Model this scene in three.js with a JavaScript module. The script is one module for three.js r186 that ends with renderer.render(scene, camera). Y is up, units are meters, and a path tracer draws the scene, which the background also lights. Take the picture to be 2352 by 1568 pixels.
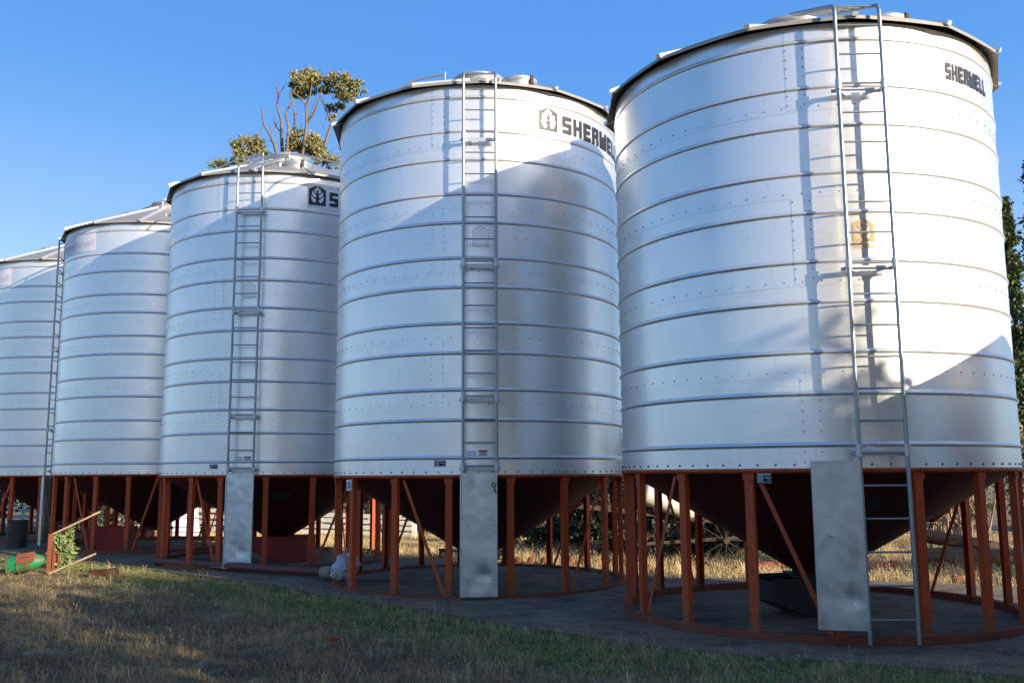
import * as THREE from 'three';
import { mergeGeometries, mergeVertices, toCreasedNormals } from 'three/addons/utils/BufferGeometryUtils.js';
import { RoundedBoxGeometry } from 'three/addons/geometries/RoundedBoxGeometry.js';
import { ImprovedNoise } from 'three/addons/math/ImprovedNoise.js';

// ---------------------------------------------------------------- camera, sky, sun, exposure
const scene = new THREE.Scene();
const camera = new THREE.PerspectiveCamera(40.06, 1024 / 682, 0.1, 900);
camera.rotation.order = 'YXZ';
camera.position.set(0, 1.626, 0);
camera.rotation.set(THREE.MathUtils.degToRad(8.027), 0, THREE.MathUtils.degToRad(-0.334));
scene.add(camera); camera.updateMatrixWorld(true);

const renderer = new THREE.WebGLRenderer({ antialias: true });
renderer.setSize(1024, 682);
renderer.toneMapping = THREE.LinearToneMapping;
renderer.toneMappingExposure = 1.72;
renderer.shadowMap.enabled = true;

const SUN_AZ = THREE.MathUtils.degToRad(130.5), SUN_EL = THREE.MathUtils.degToRad(15.0);
const sunDir = new THREE.Vector3(Math.sin(SUN_AZ) * Math.cos(SUN_EL), Math.sin(SUN_EL), -Math.cos(SUN_AZ) * Math.cos(SUN_EL));

function makeSky() {
  const W = 1024, H = 512, data = new Float32Array(W * H * 4);
  const zen = [0.024, 0.098, 0.335], mid = [0.070, 0.218, 0.525], hor = [0.315, 0.475, 0.63];
  const ss = (a, b, x) => { const t = Math.min(1, Math.max(0, (x - a) / (b - a))); return t * t * (3 - 2 * t); };
  for (let j = 0; j < H; j++) for (let i = 0; i < W; i++) {
    const el = ((j + 0.5) / H - 0.5) * Math.PI, az = ((i + 0.5) / W - 0.5) * 2 * Math.PI;   // u = atan2(z, x)
    const ce = Math.cos(el), dx = ce * Math.cos(az), dz = ce * Math.sin(az), dy = Math.sin(el);
    const cs = dx * sunDir.x + dy * sunDir.y + dz * sunDir.z, e = Math.max(0, dy);
    const a = ss(0.0, 0.42, e), b = ss(0.30, 1.0, e);
    const glow = 0.62 * Math.pow(Math.max(0, (cs + 1) / 2), 6) * (1 - 0.6 * ss(0.1, 0.7, e)) + 1.2 * Math.pow(Math.max(0, cs), 40);
    const anti = 0.12 * Math.pow(Math.max(0, -cs), 3) * (1 - ss(0.1, 0.6, e));
    const o = (j * W + i) * 4;
    for (let k = 0; k < 3; k++) {
      let c = hor[k] + (mid[k] - hor[k]) * a; c += (zen[k] - c) * b;
      c += glow * [1.0, 0.88, 0.70][k] * (0.35 + 0.65 * (1 - b)) + anti * [0.75, 0.9, 0.9][k];
      if (dy < 0) c = c + ([0.11, 0.09, 0.065][k] - c) * ss(0, 0.08, -dy);
      data[o + k] = c;
    }
    data[o + 3] = 1;
  }
  const t = new THREE.DataTexture(data, W, H, THREE.RGBAFormat, THREE.FloatType);
  t.mapping = THREE.EquirectangularReflectionMapping; t.colorSpace = THREE.LinearSRGBColorSpace;
  t.magFilter = t.minFilter = THREE.LinearFilter; t.wrapS = THREE.RepeatWrapping; t.needsUpdate = true;
  return t;
}
const sky = makeSky();
scene.background = sky; scene.environment = sky;
scene.backgroundIntensity = 1; scene.environmentIntensity = 1;

const sun = new THREE.DirectionalLight(new THREE.Color().setRGB(1.0, 0.89, 0.72), 5);
sun.target.position.set(0, 1, -14); sun.position.copy(sunDir).multiplyScalar(70).add(sun.target.position);
sun.castShadow = true; sun.shadow.mapSize.set(2048, 2048);
Object.assign(sun.shadow.camera, { left: -40, right: 40, top: 40, bottom: -40, near: 1, far: 160 });
scene.add(sun, sun.target);

// ---------------------------------------------------------------- helpers
const D2R = Math.PI / 180, V = (x = 0, y = 0, z = 0) => new THREE.Vector3(x, y, z);
const perlin = new ImprovedNoise();
const noise = (x, y, z = 0) => perlin.noise(x + 31.7, y + 17.3, z + 5.1);
const fbm = (x, y, z = 0, o = 4) => { let s = 0, a = 0.5, f = 1; for (let i = 0; i < o; i++) { s += a * noise(x * f, y * f, z * f + i * 7); a *= 0.5; f *= 2.03; } return s; };
function rng(seed) { let s = seed >>> 0; return () => { s = (s + 0x6D2B79F5) >>> 0; let t = s; t = Math.imul(t ^ (t >>> 15), t | 1); t ^= t + Math.imul(t ^ (t >>> 7), t | 61); return ((t ^ (t >>> 14)) >>> 0) / 4294967296; }; }
const lerp = (a, b, t) => a + (b - a) * t, clamp = (x, a = 0, b = 1) => Math.min(b, Math.max(a, x));

// a photo position (2352 x 1568 frame) carried to a world point at a given z
function at(px, py, z) {
  const f = 2150.6, d = V((px - 1176) / f, -(py - 784) / f, -1).applyQuaternion(camera.quaternion);
  return camera.position.clone().addScaledVector(d, (z - camera.position.z) / d.z);
}
const used = {};
function numbered(n) { used[n] = (used[n] ?? -1) + 1; return used[n] ? `${n}_${String(used[n]).padStart(3, '0')}` : n; }
function tag(o, label, category, group, kind) { o.userData.label = label; if (category) o.userData.category = category; if (group) o.userData.group = group; if (kind) o.userData.kind = kind; return o; }
function mesh(name, geo, mat, parent) {
  const g = Array.isArray(geo) ? (geo.length > 1 ? mergeGeometries(geo.map(strip)) : geo[0]) : geo;
  const m = new THREE.Mesh(g, mat); m.name = parent === scene ? numbered(name) : name; m.castShadow = m.receiveShadow = true; parent.add(m); return m;
}
function strip(g) {
  let h = g.index ? g.toNonIndexed() : g.clone();
  for (const k of Object.keys(h.attributes)) if (!['position', 'normal', 'uv'].includes(k)) h.deleteAttribute(k);
  if (!h.attributes.uv) h.setAttribute('uv', new THREE.BufferAttribute(new Float32Array(h.attributes.position.count * 2), 2));
  if (!h.attributes.normal) h.computeVertexNormals();
  return h;
}
function thing(name, x, y, z, turn = 0) { const g = new THREE.Group(); g.name = numbered(name); g.position.set(x, y, z); g.rotation.y = turn; scene.add(g); return g; }
function sub(name, parent) { const g = new THREE.Group(); g.name = name; parent.add(g); return g; }
const box = (w, h, d, x = 0, y = 0, z = 0) => new THREE.BoxGeometry(w, h, d).translate(x, y, z);
const rbox = (w, h, d, r, x = 0, y = 0, z = 0) => new RoundedBoxGeometry(w, h, d, 2, r).translate(x, y, z);
function bar(a, b, w, d, up = V(0, 1, 0)) {      // rectangular bar from a to b
  const len = a.distanceTo(b), g = box(w, len, d), dir = b.clone().sub(a).normalize();
  let z = Math.abs(dir.dot(up)) > 0.99 ? V(0, 0, 1) : up.clone(); const x = new THREE.Vector3().crossVectors(dir, z).normalize(); z = new THREE.Vector3().crossVectors(x, dir);
  return g.applyMatrix4(new THREE.Matrix4().makeBasis(x, dir, z)).translate((a.x + b.x) / 2, (a.y + b.y) / 2, (a.z + b.z) / 2);
}
function rod(a, b, r0, r1 = r0, seg = 8) {
  const g = new THREE.CylinderGeometry(r1, r0, a.distanceTo(b), seg, 1);
  g.applyQuaternion(new THREE.Quaternion().setFromUnitVectors(V(0, 1, 0), b.clone().sub(a).normalize()));
  return g.translate((a.x + b.x) / 2, (a.y + b.y) / 2, (a.z + b.z) / 2);
}
const tube = (pts, r, seg = 40, rs = 8, closed = false) => new THREE.TubeGeometry(new THREE.CatmullRomCurve3(pts, closed, 'catmullrom', 0.4), seg, r, rs, closed);
function limb(pts, r0, r1, rs = 6) {               // tapered branch through points
  const c = new THREE.CatmullRomCurve3(pts), n = Math.max(4, pts.length * 4), g = new THREE.TubeGeometry(c, n, 1, rs), p = g.attributes.position, u = g.attributes.uv;
  for (let i = 0; i < p.count; i++) { const t = Math.floor(i / (rs + 1)) / n, q = c.getPointAt(Math.min(1, t)), r = lerp(r0, r1, t); p.setXYZ(i, q.x + (p.getX(i) - q.x) * r, q.y + (p.getY(i) - q.y) * r, q.z + (p.getZ(i) - q.z) * r); }
  g.computeVertexNormals(); return g;
}
// surface of revolution in metres: profile [[r, y], ...], from angle a0 to a1 (0 faces +z), radius bent by warp(theta, y)
function turned(profile, a0, a1, seg, warp) {
  const pos = [], uv = [], idx = []; let s = 0; const n = profile.length;
  for (let j = 0; j < n; j++) {
    if (j) s += Math.hypot(profile[j][0] - profile[j - 1][0], profile[j][1] - profile[j - 1][1]);
    for (let i = 0; i <= seg; i++) {
      const t = a0 + (a1 - a0) * i / seg, r = profile[j][0] + (warp ? warp(t, profile[j][1]) : 0);
      pos.push(r * Math.sin(t), profile[j][1], r * Math.cos(t)); uv.push(t * 2.25, s);
    }
  }
  for (let j = 0; j < n - 1; j++) for (let i = 0; i < seg; i++) { const a = j * (seg + 1) + i, b = a + seg + 1; idx.push(a, a + 1, b, a + 1, b + 1, b); }
  const g = new THREE.BufferGeometry();
  g.setAttribute('position', new THREE.Float32BufferAttribute(pos, 3)); g.setAttribute('uv', new THREE.Float32BufferAttribute(uv, 2)); g.setIndex(idx); g.computeVertexNormals();
  if (Math.abs(a1 - a0 - 2 * Math.PI) < 1e-6) { const N = g.attributes.normal; for (let j = 0; j < n; j++) { const a = j * (seg + 1), b = a + seg, v = V(N.getX(a) + N.getX(b), N.getY(a) + N.getY(b), N.getZ(a) + N.getZ(b)).normalize(); N.setXYZ(a, v.x, v.y, v.z); N.setXYZ(b, v.x, v.y, v.z); } }
  return g;
}

// ---------------------------------------------------------------- procedural materials
function canvasTex(w, h, draw, srgb = true) {
  const c = document.createElement('canvas'); c.width = w; c.height = h; const x = c.getContext('2d'); draw(x, w, h);
  const t = new THREE.CanvasTexture(c); if (srgb) t.colorSpace = THREE.SRGBColorSpace; t.anisotropy = 8; return t;
}
function dataMap(size, fn, srgb = false, rep = [1, 1]) {
  const d = new Uint8Array(size * size * 4);
  for (let j = 0; j < size; j++) for (let i = 0; i < size; i++) { const c = fn(i / size, j / size), o = (j * size + i) * 4; d[o] = clamp(c[0]) * 255; d[o + 1] = clamp(c[1]) * 255; d[o + 2] = clamp(c[2]) * 255; d[o + 3] = 255; }
  const t = new THREE.DataTexture(d, size, size); t.wrapS = t.wrapT = THREE.RepeatWrapping; t.magFilter = THREE.LinearFilter; t.minFilter = THREE.LinearMipmapLinearFilter; t.generateMipmaps = true;
  if (srgb) t.colorSpace = THREE.SRGBColorSpace; t.repeat.set(...rep); t.needsUpdate = true; return t;
}
// tileable gradient noise on the unit square, fx by fy cells
const hash = (i, j, k) => { let h = Math.imul(i, 374761393) ^ Math.imul(j, 668265263) ^ Math.imul(k, 1274126177); h = Math.imul(h ^ (h >>> 13), 1103515245); return ((h ^ (h >>> 16)) >>> 0) / 4294967296 * 6.2831853; };
const tn = (u, v, fx, fy, s = 0) => {
  const x = u * fx, y = v * fy, i = Math.floor(x), j = Math.floor(y), a = x - i, b = y - j, i0 = i % fx, i1 = (i + 1) % fx, j0 = j % fy, j1 = (j + 1) % fy;
  const g = (p, q, dx, dy) => { const t = hash(p, q, s); return Math.cos(t) * dx + Math.sin(t) * dy; }, f = (t) => t * t * t * (t * (t * 6 - 15) + 10), w = f(a), z = f(b);
  return 1.4 * lerp(lerp(g(i0, j0, a, b), g(i1, j0, a - 1, b), w), lerp(g(i0, j1, a, b - 1), g(i1, j1, a - 1, b - 1), w), z);
};
const rough = (base, amp, f, size = 256, rep = [1, 1]) => dataMap(size, (u, v) => { const n = base + amp * (tn(u, v, f, f) + 0.5 * tn(u, v, f * 3, f * 3, 4)); return [n, n, n]; }, false, rep);

const steelMap = dataMap(1024, (u, v) => { const c = 0.955 + 0.018 * tn(u, v, 5, 5, 3) + 0.012 * tn(u, v, 6, 140, 1) + 0.012 * tn(u, v, 60, 5, 2) + 0.01 * tn(u, v, 24, 24, 5); return [c, c, c * 1.003]; }, true, [0.36, 0.36]);
const wallMap = canvasTex(2048, 1024, (x, w, h) => {
  const R = rng(44); x.fillStyle = '#f3f2f1'; x.fillRect(0, 0, w, h);
  for (let i = 0; i < 900; i++) { const X = R() * w, Y = R() * h, L = 20 + R() * 170, k = R(); x.fillStyle = k < 0.6 ? `rgba(150,140,125,${0.02 + 0.035 * R()})` : `rgba(255,255,255,${0.03 + 0.06 * R()})`; x.fillRect(X, Y, 1 + R() * 5, L); }
  for (let i = 0; i < 260; i++) { const X = R() * w, Y = R() * h, r = 12 + R() * 80, g = x.createRadialGradient(X, Y, 0, X, Y, r); g.addColorStop(0, `rgba(165,155,140,${0.02 + 0.05 * R()})`); g.addColorStop(1, 'rgba(165,155,140,0)'); x.fillStyle = g; x.fillRect(X - r, Y - r, 2 * r, 2 * r); }
  for (let i = 0; i < 120; i++) { x.strokeStyle = `rgba(90,85,80,${0.08 + 0.2 * R()})`; x.lineWidth = 0.8 + R(); const X = R() * w, Y = R() * h, a = R() * 6.3, l = 4 + R() * 22; x.beginPath(); x.moveTo(X, Y); x.lineTo(X + Math.cos(a) * l, Y + Math.sin(a) * l); x.stroke(); }
}); wallMap.wrapS = wallMap.wrapT = THREE.RepeatWrapping; wallMap.repeat.set(0.145, 0.28);
const steelRough = dataMap(1024, (u, v) => { const n = 0.86 + 0.06 * tn(u, v, 7, 7, 6) + 0.05 * tn(u, v, 8, 160, 7) + 0.04 * tn(u, v, 70, 6, 8); return [n, n, n]; }, false, [0.36, 0.36]);
const M = {};
M.steel = new THREE.MeshPhysicalMaterial({ color: new THREE.Color().setRGB(0.93, 0.915, 0.885), metalness: 0.68, roughness: 0.37, map: wallMap, roughnessMap: steelRough, side: THREE.DoubleSide });
const galvMap = dataMap(512, (u, v) => { const c = 0.88 + 0.04 * tn(u, v, 48, 48, 1) + 0.04 * tn(u, v, 5, 3, 2) + 0.05 * tn(u, v, 150, 150, 3); return [c, c, c * 1.01]; }, true, [1.2, 1.2]);
M.galv = new THREE.MeshPhysicalMaterial({ color: new THREE.Color().setRGB(0.74, 0.75, 0.75), metalness: 0.7, roughness: 0.5, map: galvMap, roughnessMap: rough(0.85, 0.16, 40), side: THREE.DoubleSide });
M.pipe = new THREE.MeshPhysicalMaterial({ color: new THREE.Color().setRGB(0.30, 0.33, 0.33), metalness: 0.65, roughness: 0.42, roughnessMap: rough(0.85, 0.3, 14) });
M.roof = new THREE.MeshPhysicalMaterial({ color: new THREE.Color().setRGB(0.34, 0.31, 0.265), metalness: 0.12, roughness: 0.5, map: steelMap, roughnessMap: steelRough, side: THREE.DoubleSide });
const redMap = (r, g, b, wear) => dataMap(512, (u, v) => {
  const w = clamp((tn(u, v, 9, 5, 11) + 0.6 * tn(u, v, 40, 30, 12) - 0.42) * 5) * wear, f = 1 + 0.12 * tn(u, v, 4, 3, 13) + 0.10 * tn(u, v, 60, 24, 14);
  return [lerp(r * f, 0.36, w), lerp(g * f, 0.25, w), lerp(b * f, 0.18, w)];
}, true, [1.4, 1.4]);
M.redLeg = new THREE.MeshStandardMaterial({ map: redMap(0.72, 0.27, 0.07, 0.5), roughness: 0.62, roughnessMap: rough(0.9, 0.3, 12) });
M.legPaint = new THREE.MeshStandardMaterial({ roughness: 0.62, map: dataMap(512, (u, v) => {
  const dirt = clamp((0.16 - v + 0.10 * tn(u, v, 16, 20, 3)) * 7) * 0.75, w = clamp((tn(u, v, 30, 14, 11) + 0.6 * tn(u, v, 90, 60, 12) - 0.45 + 0.35 * Math.exp(-v * 9) + 0.25 * Math.exp(-(1 - v) * 22)) * 4) * 0.8, f = 1 + 0.09 * tn(u, v, 8, 5, 13) + 0.09 * tn(u, v, 90, 60, 14);
  const c = [lerp(0.75 * f, 0.42, w), lerp(0.28 * f, 0.25, w), lerp(0.07 * f, 0.16, w)]; return [lerp(c[0], 0.40, dirt), lerp(c[1], 0.31, dirt), lerp(c[2], 0.22, dirt)];
}, true) });
M.ringPaint = new THREE.MeshStandardMaterial({ map: redMap(0.47, 0.235, 0.15, 1.0), roughness: 0.8 });
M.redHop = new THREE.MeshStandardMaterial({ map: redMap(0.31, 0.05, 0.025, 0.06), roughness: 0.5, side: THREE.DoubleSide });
M.redBox = new THREE.MeshStandardMaterial({ map: redMap(0.55, 0.13, 0.09, 0.15), roughness: 0.65, side: THREE.DoubleSide });
M.rust = new THREE.MeshStandardMaterial({ map: dataMap(256, (u, v) => { const n = tn(u, v, 18, 18, 3) + 0.5 * tn(u, v, 60, 60, 9); return [0.50 + 0.2 * n, 0.28 + 0.13 * n, 0.17 + 0.08 * n]; }, true, [2, 2]), roughness: 0.85 });
M.green = new THREE.MeshStandardMaterial({ map: dataMap(512, (u, v) => { const w = clamp((tn(u, v, 14, 14, 21) + 0.6 * tn(u, v, 40, 40, 22) - 0.05) * 4), n = 0.05 * tn(u, v, 50, 50, 2); return [lerp(0.05 + n, 0.42, w), lerp(0.52 + n, 0.34, w), lerp(0.32 + n, 0.19, w)]; }, true, [0.8, 0.8]), roughness: 0.55 });
M.black = new THREE.MeshStandardMaterial({ color: new THREE.Color().setRGB(0.022, 0.020, 0.020), roughness: 0.7, roughnessMap: rough(0.9, 0.3, 10) });
M.bolt = new THREE.MeshStandardMaterial({ color: new THREE.Color().setRGB(0.16, 0.16, 0.17), metalness: 0.4, roughness: 0.5 });
M.wood = new THREE.MeshStandardMaterial({ map: dataMap(512, (u, v) => { const n = 0.5 * tn(u, v, 4, 90, 3) + 0.4 * tn(u, v, 2, 30, 6); return [0.66 + 0.2 * n, 0.57 + 0.2 * n, 0.43 + 0.18 * n]; }, true), roughness: 0.9 });
M.white = new THREE.MeshStandardMaterial({ map: dataMap(256, (u, v) => { const n = 0.10 * tn(u, v, 5, 30, 3) + 0.05 * tn(u, v, 30, 30, 6); return [0.88 + n, 0.86 + n, 0.80 + n]; }, true), roughness: 0.8 });
M.cream = new THREE.MeshStandardMaterial({ color: new THREE.Color().setRGB(0.62, 0.58, 0.48), roughness: 0.5, roughnessMap: rough(0.9, 0.3, 8) });
M.concrete = new THREE.MeshStandardMaterial({
  map: dataMap(1024, (u, v) => { const n = 0.10 * tn(u, v, 5, 5, 2) + 0.07 * tn(u, v, 19, 19, 5) + 0.06 * tn(u, v, 160, 160, 8) - 0.10 * clamp(tn(u, v, 8, 8, 31) * 3 - 0.7), c = 0.46 + n; return [c, c * 0.85, c * 0.66]; }, true, [0.25, 0.25]),
  roughness: 0.95, bumpMap: dataMap(512, (u, v) => { const n = 0.5 + 0.4 * tn(u, v, 40, 40, 2) + 0.3 * tn(u, v, 120, 120, 4); return [n, n, n]; }, false, [0.7, 0.7]), bumpScale: 0.006 });
M.iron = new THREE.MeshStandardMaterial({ map: dataMap(256, (u, v) => { const n = tn(u, v, 12, 12, 3) + 0.5 * tn(u, v, 40, 40, 9); return [0.27 + 0.1 * n, 0.20 + 0.07 * n, 0.15 + 0.05 * n]; }, true, [2, 2]), roughness: 0.85 });
M.bark = new THREE.MeshStandardMaterial({ map: dataMap(256, (u, v) => { const n = 0.5 * tn(u, v, 30, 6, 3) + 0.3 * tn(u, v, 60, 40, 6); return [0.60 + 0.24 * n, 0.50 + 0.22 * n, 0.42 + 0.2 * n]; }, true), roughness: 0.95 });
M.darkBark = new THREE.MeshStandardMaterial({ map: dataMap(256, (u, v) => { const n = 0.5 * tn(u, v, 30, 6, 3) + 0.3 * tn(u, v, 60, 40, 6); return [0.34 + 0.2 * n, 0.27 + 0.16 * n, 0.21 + 0.13 * n]; }, true), roughness: 0.95 });
M.leaf = new THREE.MeshPhysicalMaterial({ vertexColors: true, roughness: 0.6, side: THREE.DoubleSide });
M.blade = new THREE.MeshStandardMaterial({ color: 0xffffff, roughness: 0.8, side: THREE.DoubleSide });
M.cloth = new THREE.MeshStandardMaterial({ color: new THREE.Color().setRGB(0.42, 0.42, 0.44), roughness: 0.6, side: THREE.DoubleSide });
M.rubber = new THREE.MeshStandardMaterial({ color: new THREE.Color().setRGB(0.03, 0.03, 0.03), roughness: 0.8 });

// ---------------------------------------------------------------- ground and concrete pad
const SILO = { A: [3.592, -11.3938, 0.016], B: [-0.532, -14.9276, -0.030], C: [-4.6398, -18.8149, -0.012], D: [-8.3911, -22.3022, 0.0185], E: [-12.1428, -25.7975, 0.008] };
const padEdge = [[9.6, -4.6], [6.6, -6.35], [5.1, -7.25], [4.1, -7.83], [3.68, -8.02], [2.92, -8.4], [2.38, -8.67], [1.49, -9.14], [1.08, -9.5], [0.05, -10.43], [-1.13, -11.83], [-2.12, -12.72], [-3.12, -13.88], [-4.3, -15.0], [-5.47, -16.04], [-7.22, -17.6], [-9.4, -19.3], [-11.6, -21.4], [-13.4, -23.3], [-16.8, -26.9],
  [-18.6, -29.2], [-16.4, -31.2], [-13.5, -29.2], [-11.0, -26.8], [-9.6, -25.6], [-7.2, -23.2], [-5.9, -22.4], [-3.2, -19.5], [-2.0, -18.55], [0.8, -16.6], [1.9, -15.15], [4.6, -14.75], [7.0, -13.7], [9.4, -11.6], [12.6, -9.6], [13.6, -6.6], [11.6, -4.4]];
function inPad(x, z) { let c = false; for (let i = 0, j = padEdge.length - 1; i < padEdge.length; j = i++) { const [xi, zi] = padEdge[i], [xj, zj] = padEdge[j]; if ((zi > z) !== (zj > z) && x < (xj - xi) * (z - zi) / (zj - zi) + xi) c = !c; } return c; }
function padDist(x, z) { let m = 1e9; for (let i = 0, j = padEdge.length - 1; i < padEdge.length; j = i++) { const [ax, az] = padEdge[j], [bx, bz] = padEdge[i], t = clamp(((x - ax) * (bx - ax) + (z - az) * (bz - az)) / ((bx - ax) ** 2 + (bz - az) ** 2)); m = Math.min(m, Math.hypot(x - ax - t * (bx - ax), z - az - t * (bz - az))); } return m; }
// u across the row (positive towards the camera), w along it towards the sun
const rowU = (x, z) => -0.616 * (x - 3.6) + 0.788 * (z + 11.4);
function groundH(x, z) {
  if (Math.hypot(x, z + 15) > 60) return -0.07;
  const d = padDist(x, z), e = clamp(d / 1.0);
  let h = -0.045 + 0.05 * e * fbm(x * 0.55, z * 0.55, 1) + 0.025 * e * noise(x * 2.3, z * 2.3);
  if (z < -22 && z > -75) { const t = clamp((-22 - z) / 5); h -= 0.20 * t * t * (3 - 2 * t); }
  if (inPad(x, z)) h = -0.10;
  return h;
}
function greenness(x, z) { const d = padDist(x, z), front = rowU(x, z) > 0; const g = front ? clamp(1.55 - d / 1.15 + 0.9 * fbm(x * 0.7, z * 0.7, 3)) : clamp(0.15 - d * 0.2 + 0.8 * fbm(x * 0.5, z * 0.5, 4)); return g * (front ? clamp((8.5 - x) / 3) : 1); }
{
  const xs = [], zs = [];
  for (let x = -300; x <= 300;) { xs.push(x); x += Math.abs(x) > 60 ? 24 : Math.abs(x) > 22 ? 4 : 0.22; }
  for (let z = -420; z <= 120;) { zs.push(z); const k = z + 15; z += Math.abs(k) > 60 ? 24 : Math.abs(k) > 20 ? 4 : 0.22; }
  const pos = [], uv = [], col = [], idx = [], n = xs.length;
  for (const z of zs) for (const x of xs) {
    pos.push(x, groundH(x, z), z); uv.push(x, z);
    const near = Math.hypot(x, z + 15) < 60, g = near ? greenness(x, z) * 0.75 : 0.1, b = 0.85 + (near ? 0.5 * fbm(x * 0.9, z * 0.9, 9) : 0);
    col.push(lerp(1, 0.50, g) * b, lerp(1, 0.62, g) * b, lerp(1, 0.34, g) * b);
  }
  for (let j = 0; j < zs.length - 1; j++) for (let i = 0; i < n - 1; i++) { const a = j * n + i; idx.push(a, a + n, a + 1, a + 1, a + n, a + n + 1); }
  const g = new THREE.BufferGeometry(); g.setAttribute('position', new THREE.Float32BufferAttribute(pos, 3)); g.setAttribute('uv', new THREE.Float32BufferAttribute(uv, 2)); g.setAttribute('color', new THREE.Float32BufferAttribute(col, 3)); g.setIndex(idx); g.computeVertexNormals();
  const soil = dataMap(1024, (u, v) => { const s = 0.14 * tn(u, v, 9, 9, 1) + 0.16 * tn(u, v, 36, 36, 3) + 0.16 * tn(u, v, 130, 130, 5) + 0.1 * tn(u, v, 300, 90, 6), c = 0.55 + s; return [c, c * 0.85, c * 0.61]; }, true, [0.3, 0.3]);
  const gm = new THREE.MeshStandardMaterial({ map: soil, vertexColors: true, roughness: 1, bumpMap: dataMap(512, (u, v) => { const s = 0.5 + 0.5 * tn(u, v, 30, 30, 3) + 0.4 * tn(u, v, 110, 110, 5); return [s, s, s]; }, false, [0.6, 0.6]), bumpScale: 0.025 });
  mesh('ground', g, gm, scene).userData.kind = 'structure';

  const sh = new THREE.Shape(), P = new THREE.CatmullRomCurve3(padEdge.map(([x, z]) => V(x, 0, z)), true).getPoints(260), R = rng(5);
  P.forEach((p, i) => { const k = 0.035 * (R() - 0.5) + 0.05 * noise(p.x * 1.3, p.z * 1.3); i ? sh.lineTo(p.x + k, -(p.z + k)) : sh.moveTo(p.x, -p.z); });
  const pg = new THREE.ExtrudeGeometry(sh, { depth: 0.16, bevelEnabled: true, bevelSize: 0.012, bevelThickness: 0.012, bevelSegments: 2, curveSegments: 1 }).rotateX(-Math.PI / 2).translate(0, -0.172, 0);
  mesh('concrete_pad', pg, M.concrete, scene).userData.kind = 'structure';
}

// ---------------------------------------------------------------- silos
const R0 = 2.25, H1 = 1.6438, SH = (7.1314 - 1.6438) / 6;
function patch(a0, a1, y0, y1, r, seg = 24) {       // curved sheet between two angles (degrees), uv 0..1
  const pos = [], uv = [], idx = [];
  for (let j = 0; j < 2; j++) for (let i = 0; i <= seg; i++) { const t = lerp(a0, a1, i / seg) * D2R; pos.push(r * Math.sin(t), j ? y1 : y0, r * Math.cos(t)); uv.push(i / seg, j); }
  for (let i = 0; i < seg; i++) { const b = i + seg + 1; idx.push(i, i + 1, b, i + 1, b + 1, b); }
  const g = new THREE.BufferGeometry(); g.setAttribute('position', new THREE.Float32BufferAttribute(pos, 3)); g.setAttribute('uv', new THREE.Float32BufferAttribute(uv, 2)); g.setIndex(idx); g.computeVertexNormals(); return g;
}
const GLYPH = {
  S: [[0, 0, 1, .24], [0, 0, .35, .6], [0, .38, 1, .24], [.65, .38, .35, .62], [0, .76, 1, .24]],
  H: [[0, 0, .33, 1], [.67, 0, .33, 1], [.2, .40, .6, .2]],
  E: [[0, 0, .38, 1], [0, 0, 1, .25], [0, .39, .9, .22], [0, .75, 1, .25]],
  R: [[0, 0, .36, 1], [0, 0, .94, .22], [.62, .06, .38, .46], [0, .40, .9, .2], [.64, .57, .36, .43]],
  W: [[0, 0, .3, 1], [.38, .25, .24, .75], [.7, 0, .3, 1], [0, .75, 1, .25]],
  L: [[0, 0, .4, 1], [0, .75, 1, .25]],
};
function drawWord(x, word, X, Y, w, h, gap) {
  let cx = X; const n = word.length, ws = [...word].map((c) => (c === 'W' ? 1.35 : c === 'L' ? 0.85 : 1)), tot = ws.reduce((a, b) => a + b, 0), unit = (w - gap * (n - 1)) / tot;
  [...word].forEach((c, i) => { for (const [a, b, p, q] of GLYPH[c]) { x.beginPath(); x.roundRect(cx + a * unit * ws[i], Y + b * h, p * unit * ws[i], q * h, h * 0.045); x.fill(); } cx += unit * ws[i] + gap; });
}
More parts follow.
